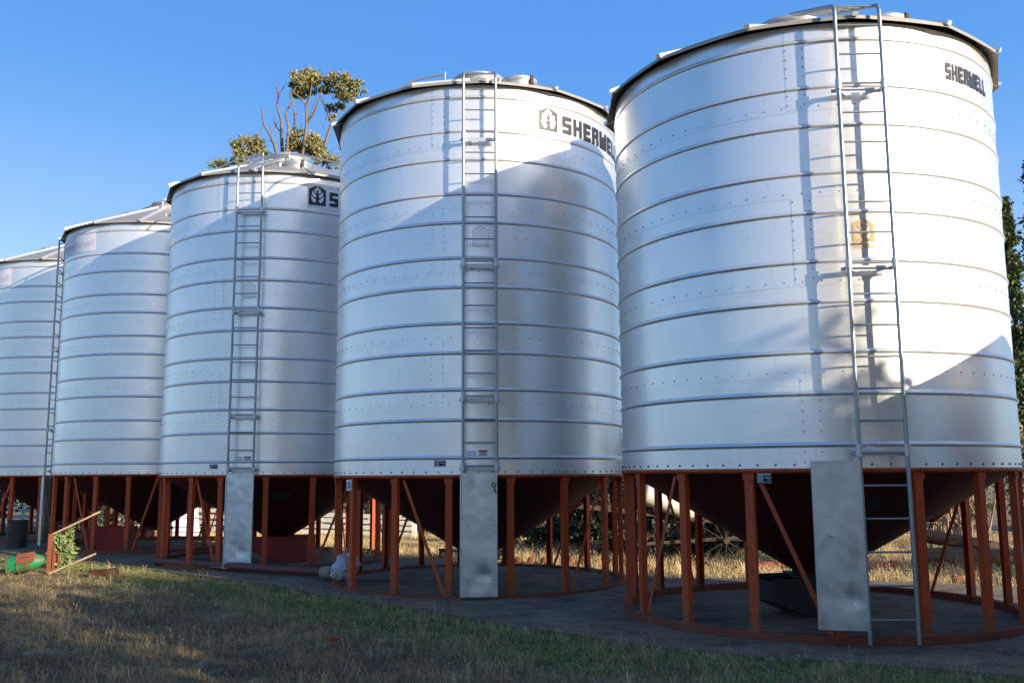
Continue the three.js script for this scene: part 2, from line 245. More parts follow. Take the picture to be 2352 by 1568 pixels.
function drawEmblem(x, X, Y, w, h, ink, paper) {      // house outline with paired leaf shapes
  x.fillStyle = ink; x.beginPath(); x.moveTo(X, Y + h * 0.2); x.lineTo(X + w / 2, Y); x.lineTo(X + w, Y + h * 0.2); x.lineTo(X + w, Y + h); x.lineTo(X, Y + h); x.closePath(); x.fill();
  for (const m of [1, -1]) {
    const P = (u, v) => { const q = 0.5 + (u - 0.5) * 0.88; return [X + w * (m > 0 ? q : 1 - q), Y + h * (0.025 + v * 0.94)]; }, petal = (q) => { x.beginPath(); x.moveTo(...P(q[0], q[1])); for (let i = 2; i < q.length; i += 6) x.bezierCurveTo(...P(q[i], q[i + 1]), ...P(q[i + 2], q[i + 3]), ...P(q[i + 4], q[i + 5])); x.closePath(); x.fillStyle = paper; x.fill(); x.lineWidth = w * 0.026; x.strokeStyle = ink; x.stroke(); };
    petal([0.07, 0.46, 0.03, 0.64, 0.12, 0.87, 0.27, 0.91, 0.38, 0.92, 0.44, 0.83, 0.42, 0.76, 0.40, 0.69, 0.33, 0.70, 0.27, 0.66, 0.17, 0.61, 0.10, 0.54, 0.07, 0.46]);
    petal([0.22, 0.23, 0.09, 0.32, 0.08, 0.50, 0.19, 0.59, 0.28, 0.67, 0.41, 0.66, 0.43, 0.57, 0.44, 0.50, 0.39, 0.47, 0.34, 0.44, 0.25, 0.38, 0.20, 0.31, 0.22, 0.23]);
    petal([0.46, 0.09, 0.33, 0.12, 0.23, 0.23, 0.28, 0.34, 0.32, 0.43, 0.42, 0.45, 0.45, 0.38, 0.47, 0.33, 0.43, 0.30, 0.42, 0.23, 0.41, 0.17, 0.43, 0.12, 0.46, 0.09]);
  }
  x.beginPath(); x.moveTo(X + w / 2, Y + h * 0.04); x.bezierCurveTo(X + w * 0.58, Y + h * 0.12, X + w * 0.60, Y + h * 0.27, X + w * 0.5, Y + h * 0.28); x.bezierCurveTo(X + w * 0.40, Y + h * 0.27, X + w * 0.42, Y + h * 0.12, X + w / 2, Y + h * 0.04); x.fillStyle = paper; x.fill(); x.lineWidth = w * 0.014; x.strokeStyle = ink; x.stroke();
}
const inkMat = (alpha, color, extra = {}) => new THREE.MeshStandardMaterial({ color, alphaMap: alpha, transparent: true, roughness: 0.5, side: THREE.DoubleSide, ...extra });
const wordAlpha = canvasTex(1024, 330, (x, w, h) => { x.fillStyle = '#000'; x.fillRect(0, 0, w, h); x.fillStyle = '#fff'; drawWord(x, 'SHERWELL', 8, 8, w - 16, h - 16, 24); }, false);
const emblemAlpha = canvasTex(512, 580, (x, w, h) => { x.fillStyle = '#000'; x.fillRect(0, 0, w, h); drawEmblem(x, 6, 6, w - 12, h - 12, '#fff', '#000'); }, false);
const fadedAlpha = canvasTex(512, 640, (x, w, h) => { x.fillStyle = '#000'; x.fillRect(0, 0, w, h); drawEmblem(x, 8, 8, w - 16, h * 0.74, '#bbb', '#161616'); x.fillStyle = '#aaa'; drawWord(x, 'SHERWELL', 20, h * 0.8, w - 40, h * 0.15, 6); x.strokeStyle = '#777'; x.lineWidth = 6; x.strokeRect(10, h * 0.18, w - 20, h * 0.8); }, false);
const outlineAlpha = canvasTex(512, 560, (x, w, h) => { x.fillStyle = '#000'; x.fillRect(0, 0, w, h); x.beginPath(); x.moveTo(14, h * .22); x.lineTo(w / 2, 14); x.lineTo(w - 14, h * .22); x.lineTo(w - 14, h - 14); x.lineTo(14, h - 14); x.closePath(); x.fillStyle = '#1c1c1c'; x.fill(); x.strokeStyle = '#999'; x.lineWidth = 11; x.stroke(); x.fillStyle = '#555'; x.fillRect(w * .75, h * .86, w * .2, h * .05); x.strokeStyle = '#3a3a3a'; x.beginPath(); x.ellipse(w * .5, h * .2, w * .05, h * .08, 0, 0, 7); x.stroke(); }, false);
const ink = new THREE.Color().setRGB(0.012, 0.013, 0.018);
M.word = inkMat(wordAlpha, ink); M.emblem = inkMat(emblemAlpha, ink);
M.faded = inkMat(fadedAlpha, new THREE.Color().setRGB(0.60, 0.34, 0.12)); M.outline = inkMat(outlineAlpha, new THREE.Color().setRGB(0.36, 0.33, 0.30));
M.paper = new THREE.MeshStandardMaterial({ color: new THREE.Color().setRGB(0.74, 0.76, 0.80), roughness: 0.45, side: THREE.DoubleSide });
M.banner = new THREE.MeshStandardMaterial({ map: canvasTex(1024, 330, (x, w, h) => { x.fillStyle = '#dcdbe0'; x.fillRect(0, 0, w, h); x.textBaseline = 'alphabetic'; x.font = 'bold 150px sans-serif'; const a = x.measureText('Ahrens').width; x.font = '150px sans-serif'; const b = x.measureText('Sherwell').width, s = (w - 60) / (a + b); x.save(); x.translate(30, 255); x.scale(s, 1); x.font = 'bold 150px sans-serif'; x.fillStyle = '#8c8a90'; x.fillText('Ahrens', 0, 0); x.font = '150px sans-serif'; x.fillStyle = '#a3a2a8'; x.fillText('Sherwell', a, 0); x.restore(); }), roughness: 0.55, side: THREE.DoubleSide });
M.plate = new THREE.MeshStandardMaterial({ map: canvasTex(256, 144, (x, w, h) => { x.fillStyle = '#15161a'; x.fillRect(0, 0, w, h); x.fillStyle = '#c9ccd4'; x.fillRect(6, 6, w - 12, 8); x.fillRect(6, h - 14, w - 12, 6); for (let k = 0; k < 4; k++) x.fillRect(20, 46 + k * 20, 96, 9); x.fillRect(20, 24, 210, 8); x.fillRect(134, 60, 106, 10); x.fillRect(180, 92, 60, 8); }), roughness: 0.4, metalness: 0.3, side: THREE.DoubleSide });
M.warn = new THREE.MeshStandardMaterial({ map: canvasTex(256, 160, (x, w, h) => { x.fillStyle = '#e6e6ea'; x.fillRect(0, 0, w, h); x.fillStyle = '#a52a22'; x.fillRect(0, 0, w, 44); x.fillStyle = '#555'; for (let k = 0; k < 3; k++) x.fillRect(24, 66 + k * 28, w - 48, 12); }), roughness: 0.5, side: THREE.DoubleSide });

const roofY = (H, r) => H + 0.88 * (2.33 - r) / 1.95;
function pathCurve(pts) { return new THREE.CatmullRomCurve3(pts, false, 'catmullrom', 0.25); }

function ladderPart(silo, H, o) {
  const a = o.ladder * D2R, n = V(Math.sin(a), 0, Math.cos(a)), t = V(Math.cos(a), 0, -Math.sin(a)), L = sub('ladder', silo);
  const pos = (r, y, s) => n.clone().multiplyScalar(r).addScaledVector(t, s).setY(y), rr = 2.43, half = 0.225;
  const y0 = o.ladderFoot ?? 0.02;
  for (const s of [-half, half]) {
    const P = [pos(rr, y0, s), pos(rr, 2.2, s), pos(rr, 4.2, s), pos(rr, H - 0.15, s), pos(rr, H + 0.03, s), pos(rr - 0.03, H + 0.10, s), pos(rr - 0.12, H + 0.145, s)];
    for (let r = 2.1; r > 0.55; r -= 0.4) P.push(pos(r, roofY(H, r) + 0.14, s));
    mesh('rail', new THREE.TubeGeometry(pathCurve(P), 170, 0.0205, 10), M.pipe, L);
    for (const by of o.brackets) mesh('sleeve', new THREE.CylinderGeometry(0.031, 0.031, 0.11, 12).translate(...pos(rr, by + 0.03, s).toArray()), M.galv, L);
  }
  for (let k = 0; ; k++) {
    const y = o.rung0 + 0.308 * k; if (y > H - 0.1) break; if (y < y0) continue;
    mesh('rung', rod(pos(rr, y, -half), pos(rr, y, half), 0.0105), M.pipe, L);
  }
  for (let r = 2.32; r > 0.6; r -= 0.30) mesh('rung', rod(pos(r, roofY(H, r) + 0.135, -half), pos(r, roofY(H, r) + 0.135, half), 0.0105), M.pipe, L);
  for (const by of o.brackets) {
    const g = [bar(pos(rr - 0.09, by, -half - 0.05), pos(rr - 0.09, by, half + 0.05), 0.05, 0.006, n)];
    for (const s of [-1, 1]) { g.push(bar(pos(rr - 0.085, by, s * (half - 0.05)), pos(R0 + 0.003, by, s * (half - 0.13)), 0.006, 0.045)); g.push(bar(pos(rr - 0.085, by, s * half), pos(rr - 0.02, by, s * half), 0.03, 0.03)); }
    mesh('bracket', g, M.galv, L);
  }
  // sheet steel guard over the foot of the ladder
  if (o.guard) {
    const G = o.guard, ga = G.at * D2R, gn = V(Math.sin(ga), 0, Math.cos(ga)), gt = V(Math.cos(ga), 0, -Math.sin(ga));
    const q = (r, y, s) => gn.clone().multiplyScalar(r).addScaledVector(gt, s).setY(y), w = G.w / 2, rg = G.r ?? 2.475;
    const nx = 12, ny = 40, pos2 = [], uv = [], idx = [];
    for (let j = 0; j <= ny; j++) for (let i = 0; i <= nx; i++) { const s = lerp(-w, w, i / nx), y = lerp(G.y0, G.y1, j / ny), p = q(rg + 0.006 * noise(s * 5, y * 2.2, G.at) + 0.003 * noise(s * 14, y * 9, G.at) - 0.012 * Math.exp(-((s - 0.08) ** 2 + (y - G.y0 - 0.28) ** 2) / 0.006), y, s); pos2.push(p.x, p.y, p.z); uv.push(i / nx, j / ny); }
    for (let j = 0; j < ny; j++) for (let i = 0; i < nx; i++) { const A = j * (nx + 1) + i, B = A + nx + 1; idx.push(A, A + 1, B, A + 1, B + 1, B); }
    const g = new THREE.BufferGeometry(); g.setAttribute('position', new THREE.Float32BufferAttribute(pos2, 3)); g.setAttribute('uv', new THREE.Float32BufferAttribute(uv, 2)); g.setIndex(idx); g.computeVertexNormals();
    const lips = [-1, 1].map((s) => bar(q(rg - 0.02, G.y0, s * (w + 0.0015)), q(rg - 0.02, G.y1, s * (w + 0.0015)), 0.003, 0.04, gn));
    for (const s of [-1, 1]) lips.push(bar(q(rg + 0.006, G.y0 + 0.02, s * (w - 0.008)), q(rg + 0.006, G.y1 - 0.02, s * (w - 0.008)), 0.014, 0.008, gn)); lips.push(bar(q(rg + 0.004, G.y1 - 0.006, -w + 0.002), q(rg + 0.004, G.y1 - 0.006, w - 0.002), 0.014, 0.012, gn));
    const gm = guardMats[Math.floor(Math.abs(o.seed)) % 5], panel = mesh('guard_panel', [g, ...lips], gm, silo);
    for (const yy of [G.y1 - 0.3, G.y0 + 0.35]) mesh('hinge', rod(q(rg + 0.004, yy - 0.28, G.hinge * (w - 0.012)), q(rg + 0.004, yy + 0.28, G.hinge * (w - 0.012)), 0.008), M.galv, panel);
    if (G.lock) mesh('padlock', [new THREE.TorusGeometry(0.026, 0.006, 6, 16).applyMatrix4(new THREE.Matrix4().lookAt(gn, V(), V(0, 1, 0))).translate(...q(rg + 0.02, G.y1 - 0.16, w - 0.04).toArray()), rod(q(rg + 0.02, G.y1 - 0.2, w - 0.04), q(rg + 0.02, G.y1 - 0.27, w - 0.01), 0.009)], M.black, panel);
  }
}

const guardMats = [3, 8, 15, 21, 28].map((seed) => {
  const t = canvasTex(512, 1024, (x, w, h) => {
    const R = rng(seed); x.fillStyle = '#dedede'; x.fillRect(0, 0, w, h);
    for (let i = 0; i < 9000; i++) { const v = 190 + R() * 65; x.fillStyle = `rgba(${v},${v},${v + 3},0.16)`; const r = 3 + R() * 7; x.fillRect(R() * w, R() * h, r, r * (0.5 + R())); }
    for (let i = 0; i < 36; i++) { const X = R() * w, Y = R() < 0.5 ? h - R() * h * 0.3 : R() * h, r = 24 + R() * 110, g = x.createRadialGradient(X, Y, 0, X, Y, r), d = R() < 0.65; g.addColorStop(0, d ? `rgba(86,84,86,${0.03 + 0.10 * R()})` : 'rgba(255,255,255,0.2)'); g.addColorStop(1, d ? 'rgba(86,84,86,0)' : 'rgba(255,255,255,0)'); x.fillStyle = g; x.fillRect(X - r, Y - r, 2 * r, 2 * r); }
    for (let i = 0; i < 15; i++) { x.strokeStyle = `rgba(40,42,46,${0.25 + 0.45 * R()})`; x.lineWidth = 1 + R() * 3.5; const X = R() * w, Y = R() * h, a = (R() < 0.7 ? 0 : 1.2) + (R() - 0.5) * 0.5, l = 14 + R() * 75; x.beginPath(); x.moveTo(X, Y); x.quadraticCurveTo(X + Math.cos(a) * l * 0.5, Y + Math.sin(a) * l * 0.5 + 6 * (R() - 0.5), X + Math.cos(a) * l, Y + Math.sin(a) * l); x.stroke(); }
    for (let i = 0; i < 60; i++) { x.fillStyle = `rgba(105,92,76,${0.05 + 0.1 * R()})`; const Y = h - R() * R() * 220; x.beginPath(); x.ellipse(R() * w, Y, 3 + R() * 12, 2 + R() * 9, 0, 0, 7); x.fill(); }
  });
  return new THREE.MeshPhysicalMaterial({ color: new THREE.Color().setRGB(0.76, 0.79, 0.82), metalness: 0.88, roughness: 0.42, map: t, roughnessMap: M.galv.roughnessMap, side: THREE.DoubleSide });
});
function makeSilo(key, o) {
  const [sx, sz, sy] = SILO[key] ?? o.place, n = o.courses, H = H1 + n * SH, seed = o.seed, S = thing('grain_silo', sx, sy, sz);
  const warp = (t, y) => 0.0034 * noise(Math.sin(t) * 3.2 + seed, y * 1.1, Math.cos(t) * 3.2 + seed) + 0.0014 * noise(Math.sin(t) * 9 + seed, y * 3.3, Math.cos(t) * 9);
  const rib = (y) => [[0, -0.030], [0.0005, -0.022], [0.005, -0.016], [0.012, -0.009], [0.0150, -0.001], [0.0145, 0.007], [0.010, 0.014], [0.004, 0.020], [0.0005, 0.025], [0, 0.032]].map(([r, d]) => [R0 + r, y + d]);
  const course = (k) => {
    const y0 = H1 + k * SH, y1 = y0 + SH, P = [[R0 + 0.0022, y0 - 0.022], [R0 + 0.0022, y0 + 0.01]];
    for (const f of [0.05, 0.13]) P.push([R0 + 0.001, y0 + f * SH]);
    P.push(...rib(y0 + o.ribs[0] * SH)); for (const f of [0.36, 0.44, 0.52, 0.6, 0.68]) P.push([R0, y0 + f * SH]); P.push(...rib(y0 + o.ribs[1] * SH));
    for (const f of [0.87, 0.94]) P.push([R0, y0 + f * SH]); P.push([R0 - 0.0005, y1 - 0.002]); return P;
  };
  for (let k = 0; k < n; k++) mesh('wall_sheet', turned(course(k).map(([r, y]) => [r, k ? y : Math.max(y, H1 + 0.001)]), 0, 2 * Math.PI, 150, warp), M.steel, S);
  // overlapping seams of the sheets, rivets along the laps
  const rivet = new THREE.SphereGeometry(0.0075, 6, 4), rv = [];
  const put = (t, y, s = 1, rr = R0 + 0.003) => { const g = rivet.clone(); if (s !== 1) g.scale(s, s, s); rv.push(g.translate(rr * Math.sin(t), y, rr * Math.cos(t))); };
  for (const k of o.seams) {
    const a0 = (o.ladder0 - 17.5) * D2R, a1 = a0 + 4.9 * D2R, P = course(k).map(([r, y]) => [r + 0.0026, clamp(y, H1 + k * SH + 0.004, H1 + (k + 1) * SH - 0.004)]).filter((p, i, q) => !i || p[1] > q[i - 1][1]);
    mesh('sheet_lap', turned(P, a0, a1, 8, warp), M.steel, S);
    for (let y = H1 + k * SH + 0.06; y < H1 + (k + 1) * SH - 0.04; y += 0.1) for (const a of [a0 + 0.006, a1 - 0.006]) { const f = (y - H1 - k * SH) / SH; if (Math.abs(f - o.ribs[0]) > 0.04 && Math.abs(f - o.ribs[1]) > 0.04) put(a, y, 1, R0 + 0.0055); }
  }
  for (let k = 1; k < n; k++) for (let i = 0; i < 78; i++) put(i / 78 * 2 * Math.PI + k * 0.013, H1 + k * SH + 0.03, 1);
  for (let i = 0; i < 78; i++) put((i + 0.4) / 78 * 2 * Math.PI, H1 + 0.035, 1.7);
  for (const [a, y] of o.loose ?? []) put(a * D2R, y, 1.2);
  tag(mesh('rivet', rv, M.bolt, S), undefined).userData = { kind: 'stuff' };

  // roof: flat sectors, channel over each joint, cap, guard hoop and hatch
  const NS = 14, a0 = o.roofTurn * D2R, step = 2 * Math.PI / NS, rp = (t, r, y) => V(r * Math.sin(t), y, r * Math.cos(t));
  for (let i = 0; i < NS; i++) {
    const t0 = a0 + i * step, t1 = t0 + step, e0 = rp(t0, 2.385, H + 0.012), e1 = rp(t1, 2.385, H + 0.012), c0 = rp(t0, 0.36, roofY(H, 0.36)), c1 = rp(t1, 0.36, roofY(H, 0.36)), d0 = rp(t0, 2.392, H - 0.026), d1 = rp(t1, 2.392, H - 0.026);
    const pos = [], uv = [], idx = [], nu = 8, rows = [[d0, d1, 0], [e0, e1, 0], ...[0.15, 0.35, 0.6, 0.85, 1].map((s) => [e0.clone().lerp(c0, s), e1.clone().lerp(c1, s), s])];
    rows.forEach(([p, q, s], j) => { for (let u = 0; u <= nu; u++) { const w = u / nu, v = p.clone().lerp(q, w), sag = 4 * w * (1 - w); v.y += (j < 1 ? 0.012 : 0.02) * sag * (1 - s) + 0.004 * noise(v.x * 4 + seed, v.z * 4); pos.push(v.x, v.y, v.z); uv.push(w * (1 - s) + s * 0.4, s * 2); } });
    for (let j = 0; j < rows.length - 1; j++) for (let u = 0; u < nu; u++) { const A = j * (nu + 1) + u, B = A + nu + 1; idx.push(A, A + 1, B, A + 1, B + 1, B); }
    const g = new THREE.BufferGeometry(); g.setAttribute('position', new THREE.Float32BufferAttribute(pos, 3)); g.setAttribute('uv', new THREE.Float32BufferAttribute(uv, 2)); g.setIndex(idx);
    mesh('roof_panel', toCreasedNormals(g, 0.5), M.roof, S);
    const up = V(Math.sin(t0) * 0.41, 0.91, Math.cos(t0) * 0.41);
    mesh('roof_rib', bar(rp(t0, 2.42, roofY(H, 2.42) + 0.05), rp(t0, 0.42, roofY(H, 0.42) + 0.03), 0.055, 0.045, up), M.steel, S);
  }
  mesh('roof_cap', new THREE.LatheGeometry([[0.36, roofY(H, 0.40)], [0.39, roofY(H, 0.39) + 0.02], [0.39, H + 0.99], [0.43, H + 0.995], [0.43, H + 1.035], [0.30, H + 1.085], [0.05, H + 1.11], [0.0001, H + 1.11]].map(([r, y]) => new THREE.Vector2(r, y)), 40), M.galv, S);
  {
    const la = o.ladder0 * D2R, lf = V(Math.sin(la), 0, Math.cos(la)), lt = V(Math.cos(la), 0, -Math.sin(la)), ap = (q, h) => lf.clone().multiplyScalar(0.47).addScaledVector(lt, q).setY(H + h);
    const arches = o.arches ?? [[-1.42, 0.55, -1.25, 0.72, -0.95, 0.86, -0.55, 0.95]];
    for (const q of arches) {
      const pts = []; for (let i = 0; i < q.length; i += 2) pts.push(ap(q[i], q[i + 1]));
      const arch = mesh('roof_handrail', tube(pts, 0.018, 40), M.pipe, S), l = q.length - 2;
      mesh('handrail_post', rod(ap(q[l], q[l + 1] + 0.03), ap(q[l], roofY(H, Math.hypot(q[l], 0.47)) - H - 0.02), 0.013), M.pipe, arch);
    }
    const ha = (o.ladder0 + o.hatch) * D2R, hp = rp(ha, 1.5, roofY(H, 1.5));
    const hatch = mesh('roof_hatch', new THREE.LatheGeometry([[0.245, -0.2], [0.245, 0.0], [0.275, 0.005], [0.275, 0.055], [0.24, 0.075], [0.0001, 0.082]].map(([r, y]) => new THREE.Vector2(r, y)), 40).translate(hp.x, hp.y, hp.z), M.galv, S);
    mesh('hatch_clamp', rbox(0.09, 0.12, 0.11, 0.012).rotateY(ha - 1.2).translate(hp.x - 0.29, hp.y + 0.0, hp.z + 0.08), M.galv, hatch);
    mesh('hatch_catch', box(0.05, 0.14, 0.03).rotateY(ha).translate(hp.x + 0.285 * Math.sin(ha + 0.25), hp.y + 0.0, hp.z + 0.285 * Math.cos(ha + 0.25)), M.iron, hatch);
  }
  // red stand: rim, hopper cone, legs, braces, base ring
  mesh('rim_ring', turned([[R0 - 0.06, H1 - 0.046], [R0 + 0.012, H1 - 0.046], [R0 + 0.012, H1], [R0 - 0.02, H1]], 0, 2 * Math.PI, 128), M.redLeg, S);
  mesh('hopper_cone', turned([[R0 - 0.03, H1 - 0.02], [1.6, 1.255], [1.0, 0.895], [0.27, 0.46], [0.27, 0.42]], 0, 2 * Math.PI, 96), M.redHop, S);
  mesh('slide_gate', [box(0.62, 0.03, 0.62, 0, 0.405, 0), box(0.66, 0.03, 0.05, 0, 0.372, 0.28), box(0.66, 0.03, 0.05, 0, 0.372, -0.28)], M.black, S);
  if (o.port) { const t = o.port * D2R, c = rp(t, 1.62, 1.15); mesh('side_port', rbox(0.36, 0.2, 0.3, 0.012).rotateX(-0.54).rotateY(t).translate(c.x, c.y, c.z), M.redBox, S); }
  if (o.glass) { const t = o.glass * D2R, g = new THREE.CircleGeometry(0.2, 24).scale(1, 0.8, 1).rotateX(Math.PI / 2 - 1.03).rotateY(t), c = rp(t, 1.72, 1.30); mesh('inspection_plate', g.translate(c.x, c.y, c.z), M.black, S); }
  mesh('base_ring', [turned([[2.282, -0.05], [2.282, 0.060], [2.276, 0.066], [2.174, 0.066], [2.168, 0.060], [2.168, -0.05]], 0, 2 * Math.PI, 120)], M.ringPaint, S);
  const foot = {}, RL = 2.195;
  o.legs.forEach((d, i) => {
    const t = d * D2R, h = H1 - 0.046, g = [box(0.088, h - 0.012, 0.007, 0, h / 2 + 0.006, 0.0), box(0.006, h - 0.012, 0.062, -0.041, h / 2 + 0.006, -0.035), box(0.006, h - 0.012, 0.062, 0.041, h / 2 + 0.006, -0.035), box(0.13, 0.010, 0.10, 0, 0.070, -0.012), box(0.12, 0.07, 0.006, 0, h - 0.034, 0.008), box(0.016, 0.016, 0.012, -0.045, h - 0.034, 0.016), box(0.016, 0.016, 0.012, 0.045, h - 0.034, 0.016)];
    mesh('leg', mergeGeometries(g.map((q) => { const U = q.attributes.uv; for (let m = 0; m < U.count; m++) U.setXY(m, U.getX(m) * 0.09 + i * 0.173 + seed, 0.004 + 0.992 * U.getY(m)); return q; })).rotateY(t).translate(RL * 1.02 * Math.sin(t), 0, RL * 1.02 * Math.cos(t)), M.legPaint, S);
  });
  for (const [a, b] of o.braces) mesh('brace', bar(rp(a * D2R, RL - 0.0, H1 - 0.07), rp(b * D2R, RL - 0.0, 0.03), 0.045, 0.006, rp((a + b) / 2 * D2R, 1, 0)), M.redLeg, S);
  ladderPart(S, H, { ...o, ladder: o.ladder });
  // prints and plates
  const st = (name, a, b, c, d, mat, r = R0 + 0.0075) => mesh(name, patch(a, b, c, d, r), mat, S);
  for (const [name, a, b, c, d, mat, r] of o.marks ?? []) st(name, a, b, c, d, mat, r ?? R0 + 0.0075);
  return S;
}
const even = (first, k, step = 20) => Array.from({ length: k }, (_, i) => first + i * step);
const silos = {};
const ribA = [0.25, 0.80], ribD = [0.25, 0.81];
silos.A = makeSilo('A', { arches: [[-1.3, 0.44, -1.0, 0.56, -0.6, 0.64]], courses: 5, seed: 1.3, ribs: ribA, ladder: -1.5, ladder0: -1.5, seams: [0, 2, 4], roofTurn: -1.7, hatch: 27, ladderFoot: 0.02, rung0: 0.245, brackets: [1.78, 3.6, 5.44],
  guard: { at: -12.2, w: 0.445, y0: 0.15, y1: 1.71, r: 2.47, hinge: 1 }, port: 104, glass: -1, legs: [-173.5, -153.5, -133, -112, -92, -74.5, -53.3, -33, -12.3, 8.9, 28.9, 49, 68, 87, 106, 126, 146, 166],
  braces: [[-57, -73], [-31, -14], [68, 51], [104, 122], [-135, -151], [49, 66]],
  marks: [['name_print', 26.0, 47.4, 5.69, 5.885, M.word], ['faded_emblem', -4.3, 1.4, 3.81, 4.13, M.faded], ['sticker', -4.3, -2.2, 1.81, 1.87, M.paper], ['spec_plate', -30.8, -26.9, 1.50, 1.60, M.plate, 2.262]] });
tag(silos.A, 'nearest and rightmost silo, bright in the sun, ladder guard swung open', 'silo', 'grain silos standing in a row');
silos.B = makeSilo('B', { courses: 6, seed: 7.9, ribs: ribA, ladder: 2.3, ladder0: 2.3, seams: [1, 3, 5], roofTurn: 4.0, hatch: 24, ladderFoot: 1.66, rung0: 1.76, brackets: [1.72, 2.64, 4.48, 6.29],
  guard: { at: 1.9, w: 0.485, y0: 0.075, y1: 1.67, hinge: -1, lock: true }, port: 118, legs: [-169, -150.5, -131, -114, -93, -72, -52.5, -29.2, -8.5, 13, 34.2, 57, 79, 101, 125.9, 148, 170],
  braces: [[-26, -10], [55, 37], [-150, -133], [126, 146], [-72, -56], [101, 82]], loose: [[15, 4.9], [19, 4.9], [23, 4.9]],
  marks: [['emblem_print', 24.5, 32.7, 6.54, 6.91, M.emblem], ['name_print', 34.4, 78.5, 6.55, 6.83, M.word], ['faded_emblem', -0.2, 5.6, 4.77, 5.08, M.outline], ['spec_plate', -13.5, -9.5, 1.755, 1.84, M.plate], ['sticker', -2.3, 1.1, 1.89, 1.965, M.paper], ['warning_sticker', 1.9, 4.9, 1.885, 1.97, M.warn]] });
tag(silos.B, 'second silo from the right, emblem and name near its top, half in shadow', 'silo', 'grain silos standing in a row');
silos.C = makeSilo('C', { arches: [[-1.42, 0.55, -1.25, 0.72, -0.95, 0.86, -0.4, 0.98], [1.6, 0.5, 1.35, 0.68, 1.0, 0.8, 0.5, 0.92, 0.15, 0.98]], courses: 6, seed: 13.1, ribs: ribA, ladder: -2.1, ladder0: -2.1, seams: [1, 3, 5], roofTurn: -1.2, hatch: 22, ladderFoot: 1.66, rung0: 1.76, brackets: [1.72, 2.64, 4.5, 6.35],
  guard: { at: -1.9, w: 0.485, y0: 0.06, y1: 1.67, hinge: -1 }, port: 96, glass: 14, legs: [-174, -153, -132, -112, -92, -72.5, -53.4, -29.4, -13, 7.8, 28.9, 49.5, 70, 91, 112, 132, 152, 171],
  braces: [[-27, -15], [-92, -75], [49, 31], [-132, -115], [132, 114]], loose: [[10, 4.85], [14, 4.85], [18, 4.85]],
  marks: [['emblem_backing', 22.9, 79, 6.53, 6.99, M.paper, R0 + 0.006], ['emblem_print', 23.4, 31.8, 6.57, 6.96, M.emblem, R0 + 0.009], ['name_print', 33.1, 77, 6.58, 6.87, M.word, R0 + 0.009], ['faded_emblem', -5.0, 0.6, 4.78, 5.09, M.outline], ['spec_plate', -18.6, -14.5, 1.75, 1.83, M.plate], ['sticker', -6.5, -3.0, 1.89, 1.965, M.paper], ['warning_sticker', -2.2, 1.0, 1.885, 1.965, M.warn]] });
tag(silos.C, 'middle silo of the row with its roof ladder showing and red bin beneath', 'silo', 'grain silos standing in a row');
silos.D = makeSilo('D', { arches: [[-1.35, 0.5, -1.2, 0.72, -0.8, 0.88, -0.2, 0.93, 0.5, 0.9]], courses: 6, seed: 19.7, ribs: ribD, ladder: -81, ladder0: -40, seams: [], roofTurn: 6, hatch: 70, ladderFoot: 0.02, rung0: 0.3, brackets: [1.72, 2.64, 4.5, 6.35],
  guard: { at: -81, w: 0.485, y0: 0.06, y1: 1.6, hinge: -1 }, legs: even(-174.4, 18).map((a, i) => a + [0, 1.3, -1, 0.8, -0.7][i % 5] + 1), braces: [[-29, -16], [21, 9], [-130, -115], [-172, -157], [150, 165], [165, 150]],
  marks: [['name_banner', -58, -21.1, 6.54, 7.02, M.banner]] });
tag(silos.D, 'second silo from the left with a full white printed panel near its top', 'silo', 'grain silos standing in a row');
silos.E = makeSilo('E', { arches: [[-1.35, 0.5, -1.2, 0.72, -0.8, 0.88, -0.2, 0.93, 0.5, 0.9]], courses: 6, seed: 27.1, ribs: ribD, ladder: -83, ladder0: -40, seams: [], roofTurn: 3, hatch: 65, ladderFoot: 0.02, rung0: 0.3, brackets: [1.72, 2.64, 4.5, 6.35],
  legs: even(-170, 18).map((a, i) => a + [0, 1.3, -1, 0.8, -0.7][i % 5]), braces: [[-10, -26], [30, 46], [90, 74], [150, 134], [-150, -134]],
  marks: [['name_banner', -57.5, -20.4, 6.51, 6.97, M.banner]] });
tag(silos.E, 'leftmost silo, cut off by the left edge of the photo', 'silo', 'grain silos standing in a row');

// small number tag on a leg of the second silo
{
  const [bx, bz] = SILO.B, t = -52.5 * D2R, g = box(0.075, 0.155, 0.004).rotateY(-0.12).translate(bx + 2.265 * Math.sin(t) - 0.012, 1.475, bz + 2.265 * Math.cos(t) + 0.016);
  const tm = new THREE.MeshStandardMaterial({ map: canvasTex(96, 192, (x, w, h) => { x.fillStyle = '#cfd3da'; x.fillRect(0, 0, w, h); x.fillStyle = '#2a2f45'; x.font = 'bold 120px sans-serif'; x.textAlign = 'center'; x.textBaseline = 'middle'; x.fillText('2', w / 2, h / 2 + 6); }), roughness: 0.5 });
  tag(mesh('number_tag', g, tm, scene), 'small white tag with the number 2 at the top of a red leg', 'tag');
}

